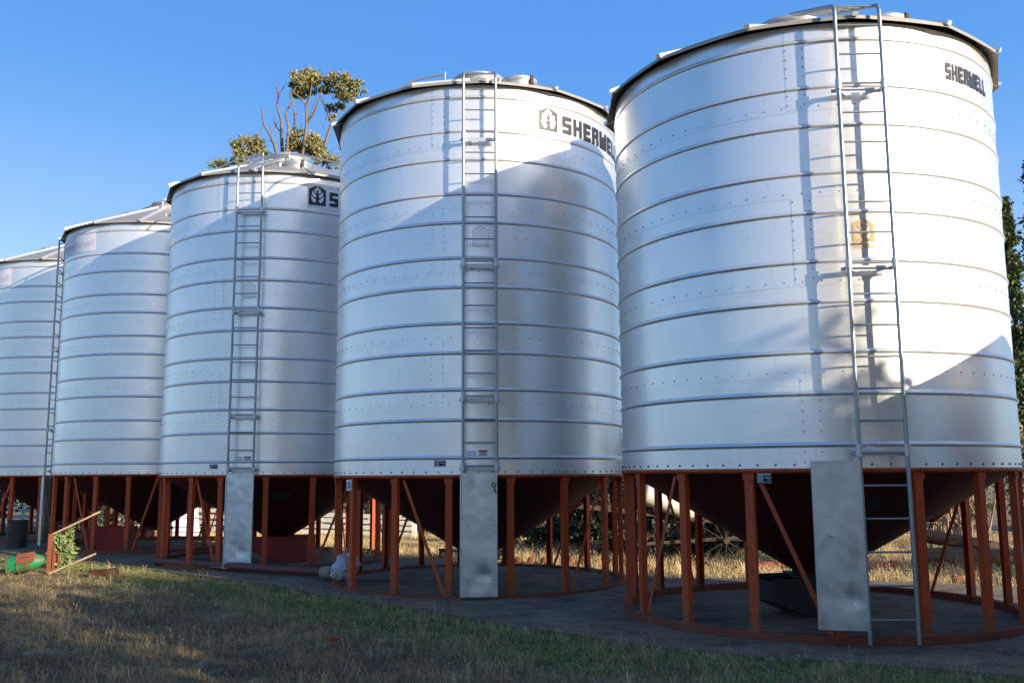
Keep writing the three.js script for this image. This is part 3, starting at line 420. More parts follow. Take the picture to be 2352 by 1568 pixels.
// ---------------------------------------------------------------- trees and bushes
function leafGeo(R, blobs, size, cols, droop = 0.3, loose = 1) {
  const pos = [], col = [];
  for (const [cx, cy, cz, rx, ry, rz, count] of blobs) {
    const nc = Math.max(4, Math.round(count / 55)), cl = [];
    for (let i = 0; i < nc; i++) { let v; do { v = V(R() * 2 - 1, R() * 2 - 1, R() * 2 - 1); } while (v.length() > 1 || v.length() < 0.25); v.setLength(Math.pow(v.length(), 0.55)); cl.push([cx + v.x * rx, cy + v.y * ry, cz + v.z * rz, 0.16 + 0.42 * R() * R(), R()]); }
    for (let i = 0; i < count; i++) {
      const c = cl[Math.floor(R() * nc)], g = () => (R() + R() + R() - 1.5) * 1.25, s = (loose > 1 ? 0.42 : c[3]) * (rx + ry + rz) / 3 * 1.15;
      const p = V(c[0] + g() * s, c[1] + g() * s * 0.8, c[2] + g() * s), L = size * (0.6 + 0.8 * R());
      const d = V(R() - 0.5, -droop + (R() - 0.5) * 0.9, R() - 0.5).normalize(), w = V(R() - 0.5, R() - 0.5, R() - 0.5).cross(d).normalize().multiplyScalar(L * 0.24), n = V().crossVectors(w, d).normalize();
      const q = cols[Math.floor((c[4] * 0.65 + R() * 0.35) * cols.length) % cols.length], k = 0.75 + 0.5 * R();
      const a = p, b = p.clone().addScaledVector(d, L * 0.5).add(w), e = p.clone().addScaledVector(d, L), f = p.clone().addScaledVector(d, L * 0.5).sub(w);
      for (const v of [a, b, e, a, e, f]) { pos.push(v.x, v.y, v.z); col.push(q[0] * k, q[1] * k, q[2] * k); }
    }
  }
  const g = new THREE.BufferGeometry(); g.setAttribute('position', new THREE.Float32BufferAttribute(pos, 3)); g.setAttribute('color', new THREE.Float32BufferAttribute(col, 3)); g.computeVertexNormals(); return g;
}
function leafy(name, label, cat, group, [x, y, z], limbs, blobs, size, cols, seed, bark = M.darkBark, droop = 0.3, loose = 1) {
  const T = thing(name, x, y, z), R = rng(seed);
  if (limbs.length) mesh('trunk', limb(limbs[0].pts, limbs[0].r0, limbs[0].r1, 9), bark, T);
  for (const l of limbs.slice(1)) mesh('branch', limb(l.pts, l.r0, l.r1), bark, T);
  mesh('crown', leafGeo(R, blobs, size, cols, droop, loose), M.leaf, T).userData.kind = 'stuff';
  return tag(T, label, cat, group);
}
const OLIVE = [[0.085, 0.10, 0.028], [0.12, 0.115, 0.03], [0.055, 0.075, 0.025], [0.16, 0.125, 0.04], [0.07, 0.085, 0.03]];
const GUM = [[0.19, 0.21, 0.06], [0.25, 0.225, 0.065], [0.13, 0.15, 0.06], [0.34, 0.25, 0.085], [0.16, 0.175, 0.07]];
M.gumBark = new THREE.MeshStandardMaterial({ map: M.bark.map, color: new THREE.Color().setRGB(0.62, 0.60, 0.60), roughness: 0.95 });
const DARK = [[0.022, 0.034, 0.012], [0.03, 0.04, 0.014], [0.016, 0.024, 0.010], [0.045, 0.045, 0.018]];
const DRY = [[0.20, 0.15, 0.06], [0.13, 0.12, 0.045], [0.26, 0.19, 0.09], [0.09, 0.10, 0.035]];
const POPLAR = [[0.06, 0.10, 0.018], [0.09, 0.12, 0.02], [0.035, 0.06, 0.014], [0.14, 0.13, 0.03]];

{ // gum tree behind the middle silo
  const Z = -42, zr = (X, Y, dz = 0) => at((800 + X / 2.5286) / 1.7415, (240 + Y / 2.5286) / 1.7415, Z + dz), base = V(zr(900, 930).x, -0.1, Z), loc = (X, Y, dz) => zr(X, Y, dz).sub(base), R = rng(77), mpx = 42 / 2150 / 1.7415 / 2.5286;
  const fork = loc(900, 1300, 0), L = [{ pts: [V(0, 0, 0), V(0.12, 1.6, 0.05), V(0.1, 3.4, 0), fork], r0: 0.32, r1: 0.22 }];
  const B = (pts, r0, r1, dz = 0) => L.push({ pts: pts.map(([X, Y], i) => loc(X, Y, dz * (0.4 + 0.3 * i) + 0.15 * (R() - 0.5))), r0: r0 * 0.62, r1: r1 * 0.6 });
  B([[900, 1300], [840, 1080], [770, 935], [740, 830], [690, 730], [640, 640], [628, 560], [618, 490]], 0.20, 0.035, 0.5);
  B([[900, 1300], [850, 1050], [828, 900], [822, 740], [815, 600], [780, 470], [790, 350], [765, 260], [748, 215]], 0.19, 0.03, -0.3);
  B([[900, 1300], [875, 1050], [878, 900], [886, 760], [890, 660], [868, 540], [915, 440], [925, 340], [975, 260]], 0.17, 0.035, 0.3);
  B([[905, 1250], [930, 950], [945, 720], [955, 590], [940, 490], [926, 420]], 0.15, 0.04, -0.5); B([[955, 585], [985, 530], [1012, 480]], 0.06, 0.02, -0.5); B([[930, 430], [905, 350], [915, 300]], 0.04, 0.02);
  B([[905, 1250], [1020, 1000], [1062, 760], [1075, 560], [1066, 470], [1045, 410], [960, 340], [930, 300]], 0.17, 0.035, 0.6); B([[1068, 470], [1110, 350], [1130, 230]], 0.08, 0.03, 0.6);
  B([[1070, 660], [1105, 600], [1160, 510], [1200, 400], [1235, 270]], 0.09, 0.03, 0.8); B([[1090, 610], [1140, 480], [1185, 360], [1180, 240]], 0.05, 0.02, 0.5);
  B([[920, 1300], [1140, 1080], [1225, 960], [1290, 760], [1330, 640], [1385, 500], [1420, 380], [1430, 240]], 0.19, 0.04, -0.4); B([[1330, 640], [1280, 520], [1222, 370], [1205, 280]], 0.08, 0.03, -0.4); B([[1385, 500], [1480, 410], [1560, 300]], 0.07, 0.025, -0.6); B([[1350, 590], [1450, 520], [1570, 480]], 0.04, 0.012, -0.6);
  B([[760, 835], [710, 818], [645, 822]], 0.05, 0.02); B([[830, 745], [790, 700], [755, 640], [745, 560]], 0.06, 0.02); B([[790, 350], [820, 310], [870, 232]], 0.05, 0.02); B([[1230, 960], [1320, 920], [1400, 870]], 0.06, 0.02); B([[740, 830], [720, 740], [760, 670], [790, 610]], 0.05, 0.02); B([[790, 440], [775, 330], [800, 190]], 0.03, 0.008); B([[690, 730], [715, 640], [708, 560]], 0.035, 0.01); B([[1020, 690], [1030, 590], [1050, 520]], 0.04, 0.015); B([[640, 640], [580, 770], [565, 735]], 0.03, 0.008); B([[1290, 760], [1230, 640], [1215, 600]], 0.03, 0.01); B([[560, 960], [470, 900], [420, 830]], 0.05, 0.02); B([[850, 1080], [640, 1010], [520, 940], [470, 820]], 0.1, 0.03, 0.4); B([[850, 1120], [500, 1120], [300, 1090], [190, 1050]], 0.09, 0.03, 0.3);
  const blobs = [[1000, 200, 95, 75, 620], [1130, 165, 115, 80, 900], [1050, 285, 120, 75, 760], [1235, 235, 85, 80, 560], [960, 300, 70, 50, 260], [1400, 180, 90, 75, 600], [1490, 175, 50, 50, 260], [1480, 310, 110, 80, 700], [1590, 265, 75, 65, 480], [1370, 300, 60, 85, 280], [1370, 465, 90, 45, 300], [1300, 560, 60, 40, 90], [1050, 800, 150, 100, 1300], [1150, 850, 105, 100, 800], [940, 850, 60, 80, 360], [470, 860, 150, 105, 1200], [380, 960, 95, 85, 560], [570, 840, 85, 70, 420], [640, 930, 70, 40, 160], [215, 1065, 95, 50, 380], [1330, 1030, 130, 60, 420], [1250, 960, 90, 60, 160]]
    .map(([X, Y, rx, ry, n], i) => { const p = loc(X, Y, (R() - 0.5) * 1.6); return [p.x, p.y, p.z, rx * mpx, ry * mpx, 0.7 * (rx + ry) / 2 * mpx + 0.3, Math.round(n * 1.7)]; });
  leafy('gum_tree', 'tall gum tree with bare pale branches rising behind the middle silo', 'tree', null, base.toArray(), L, blobs, 0.125, GUM, 5, M.gumBark, 0.5, 1.0);
}
for (const [px, top, z, r, s, lab] of [[2311, 488, -30, 0.50, 61, 'slim dark poplar close against the right edge of the nearest silo'], [2380, 395, -31, 0.80, 62, 'poplar cut off by the right edge of the photo']]) {
  const t = at(px, top, z), h = t.y + 0.1, bl = []; for (let k = 0; k < 12; k++) { const f = k / 11, rr = r * (1.15 - 0.85 * Math.pow(f, 1.5)); bl.push([0.15 * Math.sin(k * 2.1), lerp(0.5, h - 0.3, f), 0.15 * Math.cos(k * 1.7), rr, h / 14, rr, 1100]); }
  leafy('poplar', lab, 'tree', 'poplars beyond the right end of the row', [t.x, -0.08, z], [{ pts: [V(0, 0, 0), V(0.05, h * 0.4, 0), V(0, h * 0.95, 0)], r0: 0.16, r1: 0.03 }], bl, 0.17, POPLAR, s);
}
// dark trees along the far fence
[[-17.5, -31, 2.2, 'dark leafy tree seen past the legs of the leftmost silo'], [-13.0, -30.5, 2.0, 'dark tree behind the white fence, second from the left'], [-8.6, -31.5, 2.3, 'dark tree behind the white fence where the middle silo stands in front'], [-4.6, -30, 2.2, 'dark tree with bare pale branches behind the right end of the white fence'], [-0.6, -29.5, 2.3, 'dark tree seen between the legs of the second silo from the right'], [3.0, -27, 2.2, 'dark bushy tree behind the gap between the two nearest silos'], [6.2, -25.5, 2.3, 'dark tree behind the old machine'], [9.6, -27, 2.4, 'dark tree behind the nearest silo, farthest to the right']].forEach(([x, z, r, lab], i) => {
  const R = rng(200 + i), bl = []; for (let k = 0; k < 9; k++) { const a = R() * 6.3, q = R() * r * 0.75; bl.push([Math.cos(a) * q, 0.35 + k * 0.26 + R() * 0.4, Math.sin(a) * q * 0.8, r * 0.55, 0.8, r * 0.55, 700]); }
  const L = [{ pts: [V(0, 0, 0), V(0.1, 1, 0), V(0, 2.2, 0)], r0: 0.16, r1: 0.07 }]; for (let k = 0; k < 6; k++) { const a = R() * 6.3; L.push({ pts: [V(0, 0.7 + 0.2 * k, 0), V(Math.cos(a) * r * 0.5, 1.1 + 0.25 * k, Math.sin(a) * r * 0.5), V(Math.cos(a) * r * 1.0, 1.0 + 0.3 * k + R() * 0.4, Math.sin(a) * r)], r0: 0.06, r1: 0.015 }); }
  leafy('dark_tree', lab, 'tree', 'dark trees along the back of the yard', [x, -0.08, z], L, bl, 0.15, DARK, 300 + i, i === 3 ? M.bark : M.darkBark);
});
[[2.2, -19.6, 'dark green bush behind the wheels of the old machine'], [4.1, -18.9, 'dark green bush behind the right side of the old machine'], [1.0, -21.9, 'dark green bush in the gap between the two nearest silos'], [5.6, -20.3, 'dark green bush seen beside the hopper of the nearest silo']].forEach(([x, z, lab], i) => {
  const R = rng(350 + i), bl = []; for (let k = 0; k < 9; k++) bl.push([(R() - 0.5) * 1.7, 0.15 + R() * 1.6, (R() - 0.5) * 1.2, 0.65, 0.5, 0.6, 620]);
  const L = []; for (let k = 0; k < 7; k++) { const a = R() * 6.3; L.push({ pts: [V(0, 0, 0), V(Math.cos(a) * 0.4, 0.5, Math.sin(a) * 0.4), V(Math.cos(a) * 1.0, 1.0 + R(), Math.sin(a) * 0.8)], r0: 0.03, r1: 0.008 }); }
  leafy('dark_bush', lab, 'bush', 'dark bushes behind the old machine', [x, -0.07, z], L, bl, 0.12, DARK, 360 + i);
});
// dry twiggy bushes at the right
[[8.2, -17.6, 'dry twiggy bush with pale stems behind the dark logs'], [10.2, -18.6, 'dry twiggy bush at the right edge, in the sun'], [9.2, -20.6, 'dry twiggy bush farthest back on the right'], [11.8, -20.2, 'dry olive bush just beyond the right edge of the nearest silo']].forEach(([x, z, lab], i) => {
  const R = rng(400 + i), L = []; for (let k = 0; k < 26; k++) { const a = R() * 6.3, q = R() * 0.6, h = 1.3 + R() * 1.3, b = V(Math.cos(a) * q * 0.7, 0, Math.sin(a) * q * 0.7); L.push({ pts: [b, V(b.x * 1.4 + (R() - 0.5) * 0.3, h * 0.5, b.z * 1.4 + (R() - 0.5) * 0.3), V(b.x * 2.2 + (R() - 0.5) * 0.8, h, b.z * 2.2 + (R() - 0.5) * 0.8)], r0: 0.022, r1: 0.006 }); }
  const bl = []; for (let k = 0; k < 8; k++) bl.push([(R() - 0.5) * 1.9, 1.1 + R() * 1.4, (R() - 0.5) * 1.6, 0.6, 0.5, 0.6, 300]);
  leafy('thorn_bush', lab, 'bush', 'dry bushes at the right', [x, -0.07, z], L, bl, 0.09, DRY, 420 + i, M.bark);
});
// trees outside the frame, to the right of the camera: their shade lies over the foreground
[[[11.1, 0.2], 6.0, 2.7, 4.6, 'tree outside the frame on the right, nearest to the row of silos'], [[10.6, 4.6], 11.5, 3.4, 4.6, 'tall tree outside the frame on the right, behind the photographer'], [[7.2, 8.2], 12, 3.6, 4.2, 'tall tree standing behind the photographer'], [[3.0, 11.0], 10.5, 3.2, 4.0, 'tree farther left behind the photographer'], [[14.3, 9.9], 13.5, 2.9, 6.0, 'tallest tree outside the frame, farthest behind the photographer'], [[14.8, -9.5], 6.3, 1.05, 3.0, 'low tree outside the frame beyond the right end of the row']].forEach(([[x, z], h, r, low, lab], i) => {
  const R = rng(500 + i), L = [{ pts: [V(0, 0, 0), V(0.15, h * 0.35, 0), V(0, h * 0.8, 0.1)], r0: 0.28, r1: 0.09 }], bl = [];
  for (let k = 0; k < 7; k++) { const a = k * 0.9 + R(), y = lerp(low * 0.55, h * 0.75, k / 7); L.push({ pts: [V(0, y, 0), V(Math.cos(a) * r * 0.5, y + 0.6, Math.sin(a) * r * 0.5), V(Math.cos(a) * r * 0.9, y + 1.1, Math.sin(a) * r * 0.9)], r0: 0.1, r1: 0.03 }); }
  const nb = r < 2 ? 14 : 34; for (let k = 0; k < nb; k++) { const a = R() * 6.3, q = Math.sqrt(R()) * r * 0.85, f = R(), y = lerp(low * 0.55, h - 0.6, f); bl.push([Math.cos(a) * q * (1 - 0.4 * f), y, Math.sin(a) * q * (1 - 0.3 * f), Math.min(1.3, r * 0.6), 1.0, Math.min(1.3, r * 0.6), r < 2 ? 420 : 560]); }
  if (i === 0) for (const [dx, y, dz] of [[1.1, 5.2, -1.3], [1.6, 5.7, -1.0], [0.5, 5.5, -1.7], [1.3, 6.1, -1.4], [-0.2, 5.4, -1.2]]) bl.push([dx, y, dz, 0.5, 0.4, 0.5, 60]);
  leafy('shade_tree', lab, 'tree', 'trees outside the frame', [x, -0.07, z], L, bl, 0.24, OLIVE, 520 + i, M.darkBark, 0.3, 2);
});
{ // low bin outside the frame whose roof throws its shadow on the nearest silo
  const S = thing('field_bin', 7.67, 0, -7.73);
  mesh('bin_wall', turned([[R0, -0.02], [R0, 1], [R0 + 0.015, 1.03], [R0, 1.06], [R0, 1.9], [R0 + 0.015, 1.93], [R0, 1.96], [R0, 2.92]], 0, 2 * Math.PI, 96), M.steel, S);
  mesh('bin_roof', turned([[R0 + 0.06, 2.87], [R0 + 0.06, 2.91], [0.09, 3.89], [0.0001, 3.89]], 0, 2 * Math.PI, 14), M.roof, S);
  tag(S, 'low steel bin outside the frame at the right end of the row', 'bin');
}

// ---------------------------------------------------------------- white rail fence and things behind the silos
const uvScale = (g, a, b, ou = 0) => { const U = g.attributes.uv; for (let i = 0; i < U.count; i++) U.setXY(i, U.getX(i) * a + ou, U.getY(i) * b + ou); return g; };
{
  const F = thing('rail_fence', -10.5, -0.2, -30), R = rng(11), NP = 6, A0 = V(-9.8, 0, -4.9), B0 = V(7.6, 0, 2.5), dir = B0.clone().sub(A0).normalize(), turn = -Math.atan2(dir.z, dir.x);
  const P = (f, y) => V(lerp(A0.x, B0.x, f), y, lerp(A0.z, B0.z, f)), hts = [[0.93, 0.585], [0.69, 0.42], [0.45, 0.26], [0.21, 0.10]];
  for (let k = 0; k <= NP; k++) { const f = k / NP, p = P(f, 0); mesh('post', uvScale(rbox(0.13, lerp(1.15, 0.85, f), 0.10, 0.012), 0.3, 2, k * 0.3).rotateY(turn).translate(p.x - 0.085 * Math.sin(turn), lerp(0.5, 0.28, f), p.z - 0.085 * Math.cos(turn)), M.white, F); }
  for (const [l, r] of hts) for (let k = 0; k < NP; k++) { const f0 = (k + 0.003) / NP, f1 = (k + 0.997) / NP, j = () => (R() - 0.5) * 0.02; mesh('rail', uvScale(bar(P(f0, lerp(l, r, f0) + j()), P(f1, lerp(l, r, f1) + j()), lerp(0.15, 0.115, (f0 + f1) / 2), 0.03, V(-dir.z, 0, dir.x)), 0.5, 0.5, R()), M.white, F); }
  tag(F, 'white four rail timber fence across the back of the yard', 'fence');
  const W = thing('water_tank', -9.45, -0.22, -27.0);
  mesh('tank_body', new THREE.LatheGeometry([[0.56, 0], [0.56, 0.05], [0.46, 1.05], [0.47, 1.1]].map(([r, y]) => new THREE.Vector2(r, y)), 40), new THREE.MeshStandardMaterial({ color: new THREE.Color().setRGB(0.62, 0.66, 0.70), roughness: 0.6, side: THREE.DoubleSide }), W);
  mesh('tank_lid', new THREE.LatheGeometry([[0.49, 1.1], [0.49, 1.14], [0.2, 1.22], [0.0001, 1.23]].map(([r, y]) => new THREE.Vector2(r, y)), 40), M.galv, W);
  tag(W, 'pale tapered tank standing in front of the white fence', 'tank');
  const G = thing('pipe_gate', -9.0, -0.15, -25.8, 0.15);
  for (const y of [0.25, 0.62]) mesh('rail', rod(V(-0.75, y, 0), V(0.75, y, 0), 0.012), M.redBox, G);
  for (const x of [-0.75, -0.25, 0.25, 0.75]) mesh('post', rod(V(x, -0.08, 0), V(x, 0.66, 0), 0.012), M.redBox, G);
  tag(G, 'thin red pipe gate in front of the pale tank', 'gate');
}
function bin(name, label, x, z, turn, w, h, d, mat, cut = 0.35) {        // open feed box with a sloping floor
  const B = thing(name, x, 0, z, turn), hw = w / 2;
  const sh = new THREE.Shape([[-hw, h], [-hw, h * 0.45], [-hw + w * cut, 0], [hw, 0], [hw, h]].map(([a, b]) => new THREE.Vector2(a, b)));
  const side = () => new THREE.ExtrudeGeometry(sh, { depth: 0.012, bevelEnabled: true, bevelSize: 0.004, bevelThickness: 0.004, bevelSegments: 1 });
  mesh('side_panel', side().translate(0, 0, d / 2 - 0.006), mat, B); mesh('side_panel', side().translate(0, 0, -d / 2 - 0.006), mat, B);
  mesh('end_panel', box(0.012, h - 0.01, d - 0.03, hw - 0.004, h / 2, 0), mat, B); mesh('end_panel', box(0.012, h * 0.55 - 0.01, d - 0.03, -hw + 0.004, h * 0.725, 0), mat, B);
  mesh('floor_panel', box(w * (1 - cut) - 0.02, 0.012, d - 0.03, w * cut / 2, 0.008, 0), mat, B);
  mesh('floor_slope', bar(V(-hw + 0.008, h * 0.45, 0), V(-hw + w * cut, 0.012, 0), d - 0.03, 0.012, V(0, 1, 0.01)), mat, B);
  mesh('rim', [box(w + 0.04, 0.03, 0.03, 0, h + 0.017, d / 2 + 0.004), box(w + 0.04, 0.03, 0.03, 0, h + 0.017, -d / 2 - 0.004)], mat, B);
  return tag(B, label, 'bin');
}
bin('hopper_bin', 'dark open bin below the cone of the nearest silo', 3.28, -11.2, 0.25, 0.86, 0.40, 0.6, M.black, 0.5);
bin('hopper_bin', 'red open bin below the cone of the middle silo', -4.40, -18.35, -0.12, 1.02, 0.44, 0.6, M.redBox, 0.4);
bin('hopper_bin', 'dull red bin below the second silo from the left', -8.75, -20.75, 0.1, 0.92, 0.5, 0.6, M.redBox, 0.12);
{ // black drum
  const D = thing('steel_drum', -11.45, -0.06, -22.0);
  mesh('drum_body', new THREE.LatheGeometry([[0.0001, 0.02], [0.215, 0.02], [0.225, 0], [0.228, 0.03], [0.22, 0.04], [0.22, 0.24], [0.23, 0.255], [0.22, 0.27], [0.22, 0.45], [0.23, 0.465], [0.22, 0.48], [0.22, 0.66], [0.228, 0.67], [0.228, 0.69], [0.215, 0.69], [0.213, 0.67], [0.0001, 0.67]].map(([r, y]) => new THREE.Vector2(r, y)), 40), M.black, D);
  tag(D, 'upright black steel drum beside the leftmost silo', 'drum');
}
{ // green barrel with rusty stand
  const B = thing('green_barrel', -8.40, 0.155, -16.35, 0.1), g = new THREE.LatheGeometry([[0.0001, -0.215], [0.14, -0.215], [0.155, -0.22], [0.155, -0.2], [0.148, -0.19], [0.150, -0.06], [0.158, -0.045], [0.158, -0.03], [0.150, -0.02], [0.150, 0.12], [0.156, 0.13], [0.150, 0.14], [0.147, 0.2], [0.10, 0.30], [0.045, 0.37], [0.0001, 0.385]].map(([r, y]) => new THREE.Vector2(r, y)), 40).rotateZ(-Math.PI / 2 + 0.16);
  mesh('barrel_body', g, M.green, B);
  for (const y of [-0.21, -0.037]) mesh('hoop', new THREE.TorusGeometry(0.157, 0.008, 6, 40).rotateX(Math.PI / 2).translate(0, y, 0).rotateZ(-Math.PI / 2 + 0.16), M.rust, B);
  const p = mesh('cover_plate', rbox(0.30, 0.2, 0.012, 0.003).rotateX(-0.62).rotateZ(0.17).translate(0.10, 0.10, 0.125), M.rust, B);
  mesh('slot', box(0.13, 0.008, 0.004).rotateX(-0.62).rotateZ(0.17).translate(0.10, 0.112, 0.14), M.black, p);
  tag(B, 'green barrel with rusty hoops lying in the sunlit grass', 'barrel');
  const T = thing('rusty_stand', -8.0, -0.06, -16.5, 0.1);
  mesh('upright', rbox(0.075, 0.70, 0.05, 0.004, 0, 0.35, 0), M.rust, T);
  mesh('hook_frame', [rbox(0.025, 0.26, 0.03, 0.003, 0.155, 0.22, 0.02), rbox(0.12, 0.03, 0.03, 0.003, 0.095, 0.1, 0.02), bar(V(0.03, 0.46, 0.02), V(0.15, 0.36, 0.02), 0.035, 0.025), rbox(0.03, 0.3, 0.025, 0.003, 0.075, 0.25, 0.03)], M.rust, T);
  mesh('gusset', [rbox(0.1, 0.16, 0.012, 0.003, 0.09, 0.28, -0.01)], M.rust, T);
  tag(T, 'rusty upright with hook frame beside the green barrel', 'stand');
  const P1 = thing('pole', -8.02, 0.61, -16.5); mesh('shaft', rod(V(0, 0, 0), V(0.76, 0.385, -0.15), 0.016, 0.016, 12), M.wood, P1); mesh('collar', rod(V(0.66, 0.337, -0.13), V(0.78, 0.396, -0.155), 0.022, 0.02, 12), M.wood, P1); tag(P1, 'pale pole sloping up from the top of the rusty upright', 'pole');
  const P2 = thing('pole', -7.93, -0.02, -16.35); mesh('shaft', rod(V(0, 0, 0), V(0.66, 0.31, -0.3), 0.016, 0.016, 12), M.wood, P2); mesh('prop', rod(V(0.58, 0.26, -0.26), V(0.60, -0.02, -0.25), 0.008), M.iron, P2); tag(P2, 'pale pole resting low in the grass beside the thistle', 'pole');
  const K = thing('plank', -7.75, -0.045, -15.95, 0.02); mesh('board', rbox(0.72, 0.05, 0.14, 0.006, 0, 0.03, 0), M.darkBark, K); tag(K, 'dark plank flat in the grass in front of the barrel', 'plank');
  const N = thing('log_piece', -6.82, -0.02, -15.95, 0.35), lg = rbox(0.46, 0.15, 0.2, 0.05, 0, 0.04, 0), q = lg.attributes.position; for (let i = 0; i < q.count; i++) { const n = 1 + 0.25 * noise(q.getX(i) * 6, q.getY(i) * 9, q.getZ(i) * 6); q.setXYZ(i, q.getX(i), q.getY(i) * n + 0.05 * q.getX(i), q.getZ(i) * n); } lg.computeVertexNormals(); mesh('wood', lg, new THREE.MeshStandardMaterial({ map: M.rust.map, color: 0xb8b0a0, roughness: 0.9 }), N); tag(N, 'weathered brown chunk of wood in the grass before the middle silos', 'log');
  const Y = thing('tyre', -8.98, 0.08, -16.2, 0.5); mesh('rubber', new THREE.TorusGeometry(0.13, 0.06, 10, 28).rotateY(1.1), M.rubber, Y); tag(Y, 'black tyre at the left edge beside the green barrel', 'tyre');
}
{ // thistle
  const T = thing('thistle', -8.12, -0.05, -17.2), R = rng(31), L = [], bl = [], fl = [];
  for (const [dx, h] of [[-0.08, 0.60], [0.09, 0.72], [0.01, 0.52], [-0.13, 0.36], [0.13, 0.40]]) { L.push(limb([V(0, 0, 0), V(dx * 0.5, h * 0.5, 0.03), V(dx, h, 0.02 * R())], 0.012, 0.005)); for (let k = 0; k < 5; k++) bl.push([dx * (0.4 + 0.15 * k), h * (0.2 + 0.18 * k), (R() - 0.5) * 0.08, 0.065, 0.06, 0.07, 46]); fl.push([dx, h]); }
  mesh('stem', L, new THREE.MeshStandardMaterial({ color: new THREE.Color().setRGB(0.16, 0.2, 0.07), roughness: 0.8 }), T);
  mesh('leaf', leafGeo(R, bl, 0.10, [[0.17, 0.22, 0.07], [0.24, 0.28, 0.11], [0.12, 0.17, 0.05]], -0.35), M.leaf, T).userData.kind = 'stuff';
  const pm = new THREE.MeshStandardMaterial({ color: new THREE.Color().setRGB(0.42, 0.12, 0.40), roughness: 0.8 }); for (const [x, y] of [[-0.15, 0.37], [0.14, 0.41]]) mesh('flower', new THREE.SphereGeometry(0.022, 10, 6).translate(x, y + 0.02, 0.06), pm, T);
  tag(T, 'pale green spiny thistle with purple buds between the two poles', 'thistle');
}
{ // grain auger along the foot of the middle silo, motor and bag
  const A = thing('grain_auger', -6.5, 0.075, -17.45), e = V(3.55, 0.03, 2.35), d = e.clone().normalize();
  mesh('auger_tube', rod(V(0, 0, 0), e, 0.068, 0.068, 20), new THREE.MeshStandardMaterial({ map: redMap(0.40, 0.20, 0.17, 0.5), roughness: 0.6 }), A);
  mesh('tube_joint', rod(d.clone().multiplyScalar(1.05), d.clone().multiplyScalar(1.13), 0.078, 0.078, 20), M.rust, A);
  const la = canvasTex(512, 96, (x, w, h) => { x.fillStyle = '#000'; x.fillRect(0, 0, w, h); const R = rng(9); x.fillStyle = '#ddd'; for (let i = 0; i < 46; i++) { x.save(); x.translate(R() * w * 0.94 + 10, 16 + R() * 60); x.rotate(R() - 0.5); x.fillRect(0, 0, 6 + R() * 20, 5 + R() * 12); x.restore(); } }, false);
  const pg = new THREE.CylinderGeometry(0.0695, 0.0695, 0.62, 12, 1, true, -0.5, 1.1).applyQuaternion(new THREE.Quaternion().setFromUnitVectors(V(0, 1, 0), d)).translate(d.x * 1.75, d.y * 1.75, d.z * 1.75);
  { const U = pg.attributes.uv; for (let i = 0; i < U.count; i++) U.setXY(i, U.getY(i), U.getX(i)); }
  mesh('worn_paint', pg, inkMat(la, 0xc8c8c8), A);
  const mp = e.clone().add(V(0.24, 0, 0.14));
  mesh('frame', [box(0.5, 0.03, 0.05, mp.x - 0.1, 0.02, mp.z - 0.08), box(0.5, 0.03, 0.05, mp.x - 0.1, 0.02, mp.z + 0.1), bar(V(mp.x - 0.2, 0.02, mp.z), V(mp.x + 0.02, 0.24, mp.z), 0.04, 0.03)], M.black, A);
  const mo = mesh('motor', [rod(V(mp.x - 0.24, 0.06, mp.z + 0.20), V(mp.x - 0.10, 0.07, mp.z + 0.22), 0.09, 0.09, 24), rod(V(mp.x - 0.265, 0.06, mp.z + 0.197), V(mp.x - 0.24, 0.06, mp.z + 0.20), 0.06, 0.09, 24)], new THREE.MeshStandardMaterial({ map: M.white.map, color: new THREE.Color().setRGB(0.42, 0.40, 0.36), roughness: 0.7 }), A);
  mesh('motor_pulley', rod(V(mp.x - 0.08, 0.055, mp.z + 0.22), V(mp.x - 0.04, 0.055, mp.z + 0.235), 0.06, 0.06, 24), M.rust, mo);
  const wh = mesh('drive_pulley', new THREE.TorusGeometry(0.115, 0.016, 8, 40).translate(mp.x + 0.08, 0.17, mp.z + 0.2), M.galv, A); mesh('hub', rod(V(mp.x + 0.08, 0.17, mp.z + 0.17), V(mp.x + 0.08, 0.17, mp.z + 0.23), 0.028, 0.028, 16), M.galv, wh);
  for (let k = 0; k < 5; k++) { const a = k * 1.2566 + 0.3; mesh('spoke', rod(V(mp.x + 0.08, 0.17, mp.z + 0.2), V(mp.x + 0.08 + 0.11 * Math.cos(a), 0.17 + 0.11 * Math.sin(a), mp.z + 0.2), 0.010), M.galv, wh); }
  mesh('belt_guard', [rbox(0.26, 0.16, 0.05, 0.02, mp.x - 0.03, 0.12, mp.z + 0.12)], M.black, A);
  tag(A, 'long rusty red grain auger lying along the foot of the middle silo', 'auger');
  const g = new THREE.SphereGeometry(1, 48, 32), p = g.attributes.position;
  for (let i = 0; i < p.count; i++) { const v = V(p.getX(i), p.getY(i), p.getZ(i)), n = 1 + 0.30 * noise(v.x * 2.2, v.y * 2.2, v.z * 2.2) + 0.16 * noise(v.x * 6, v.y * 6 + 3, v.z * 6) + 0.07 * Math.abs(noise(v.x * 14, v.y * 14, v.z * 14)); p.setXYZ(i, v.x * 0.20 * n + 0.05 * v.y, v.y * 0.16 * n + (v.y > 0.7 ? 0.05 : 0), v.z * 0.14 * n); }
  g.computeVertexNormals();
  const W = thing('plastic_bag', -2.47, 0.26, -14.05); mesh('bag', g, M.cloth, W); tag(W, 'crumpled white plastic bag draped over the auger motor', 'bag');
}
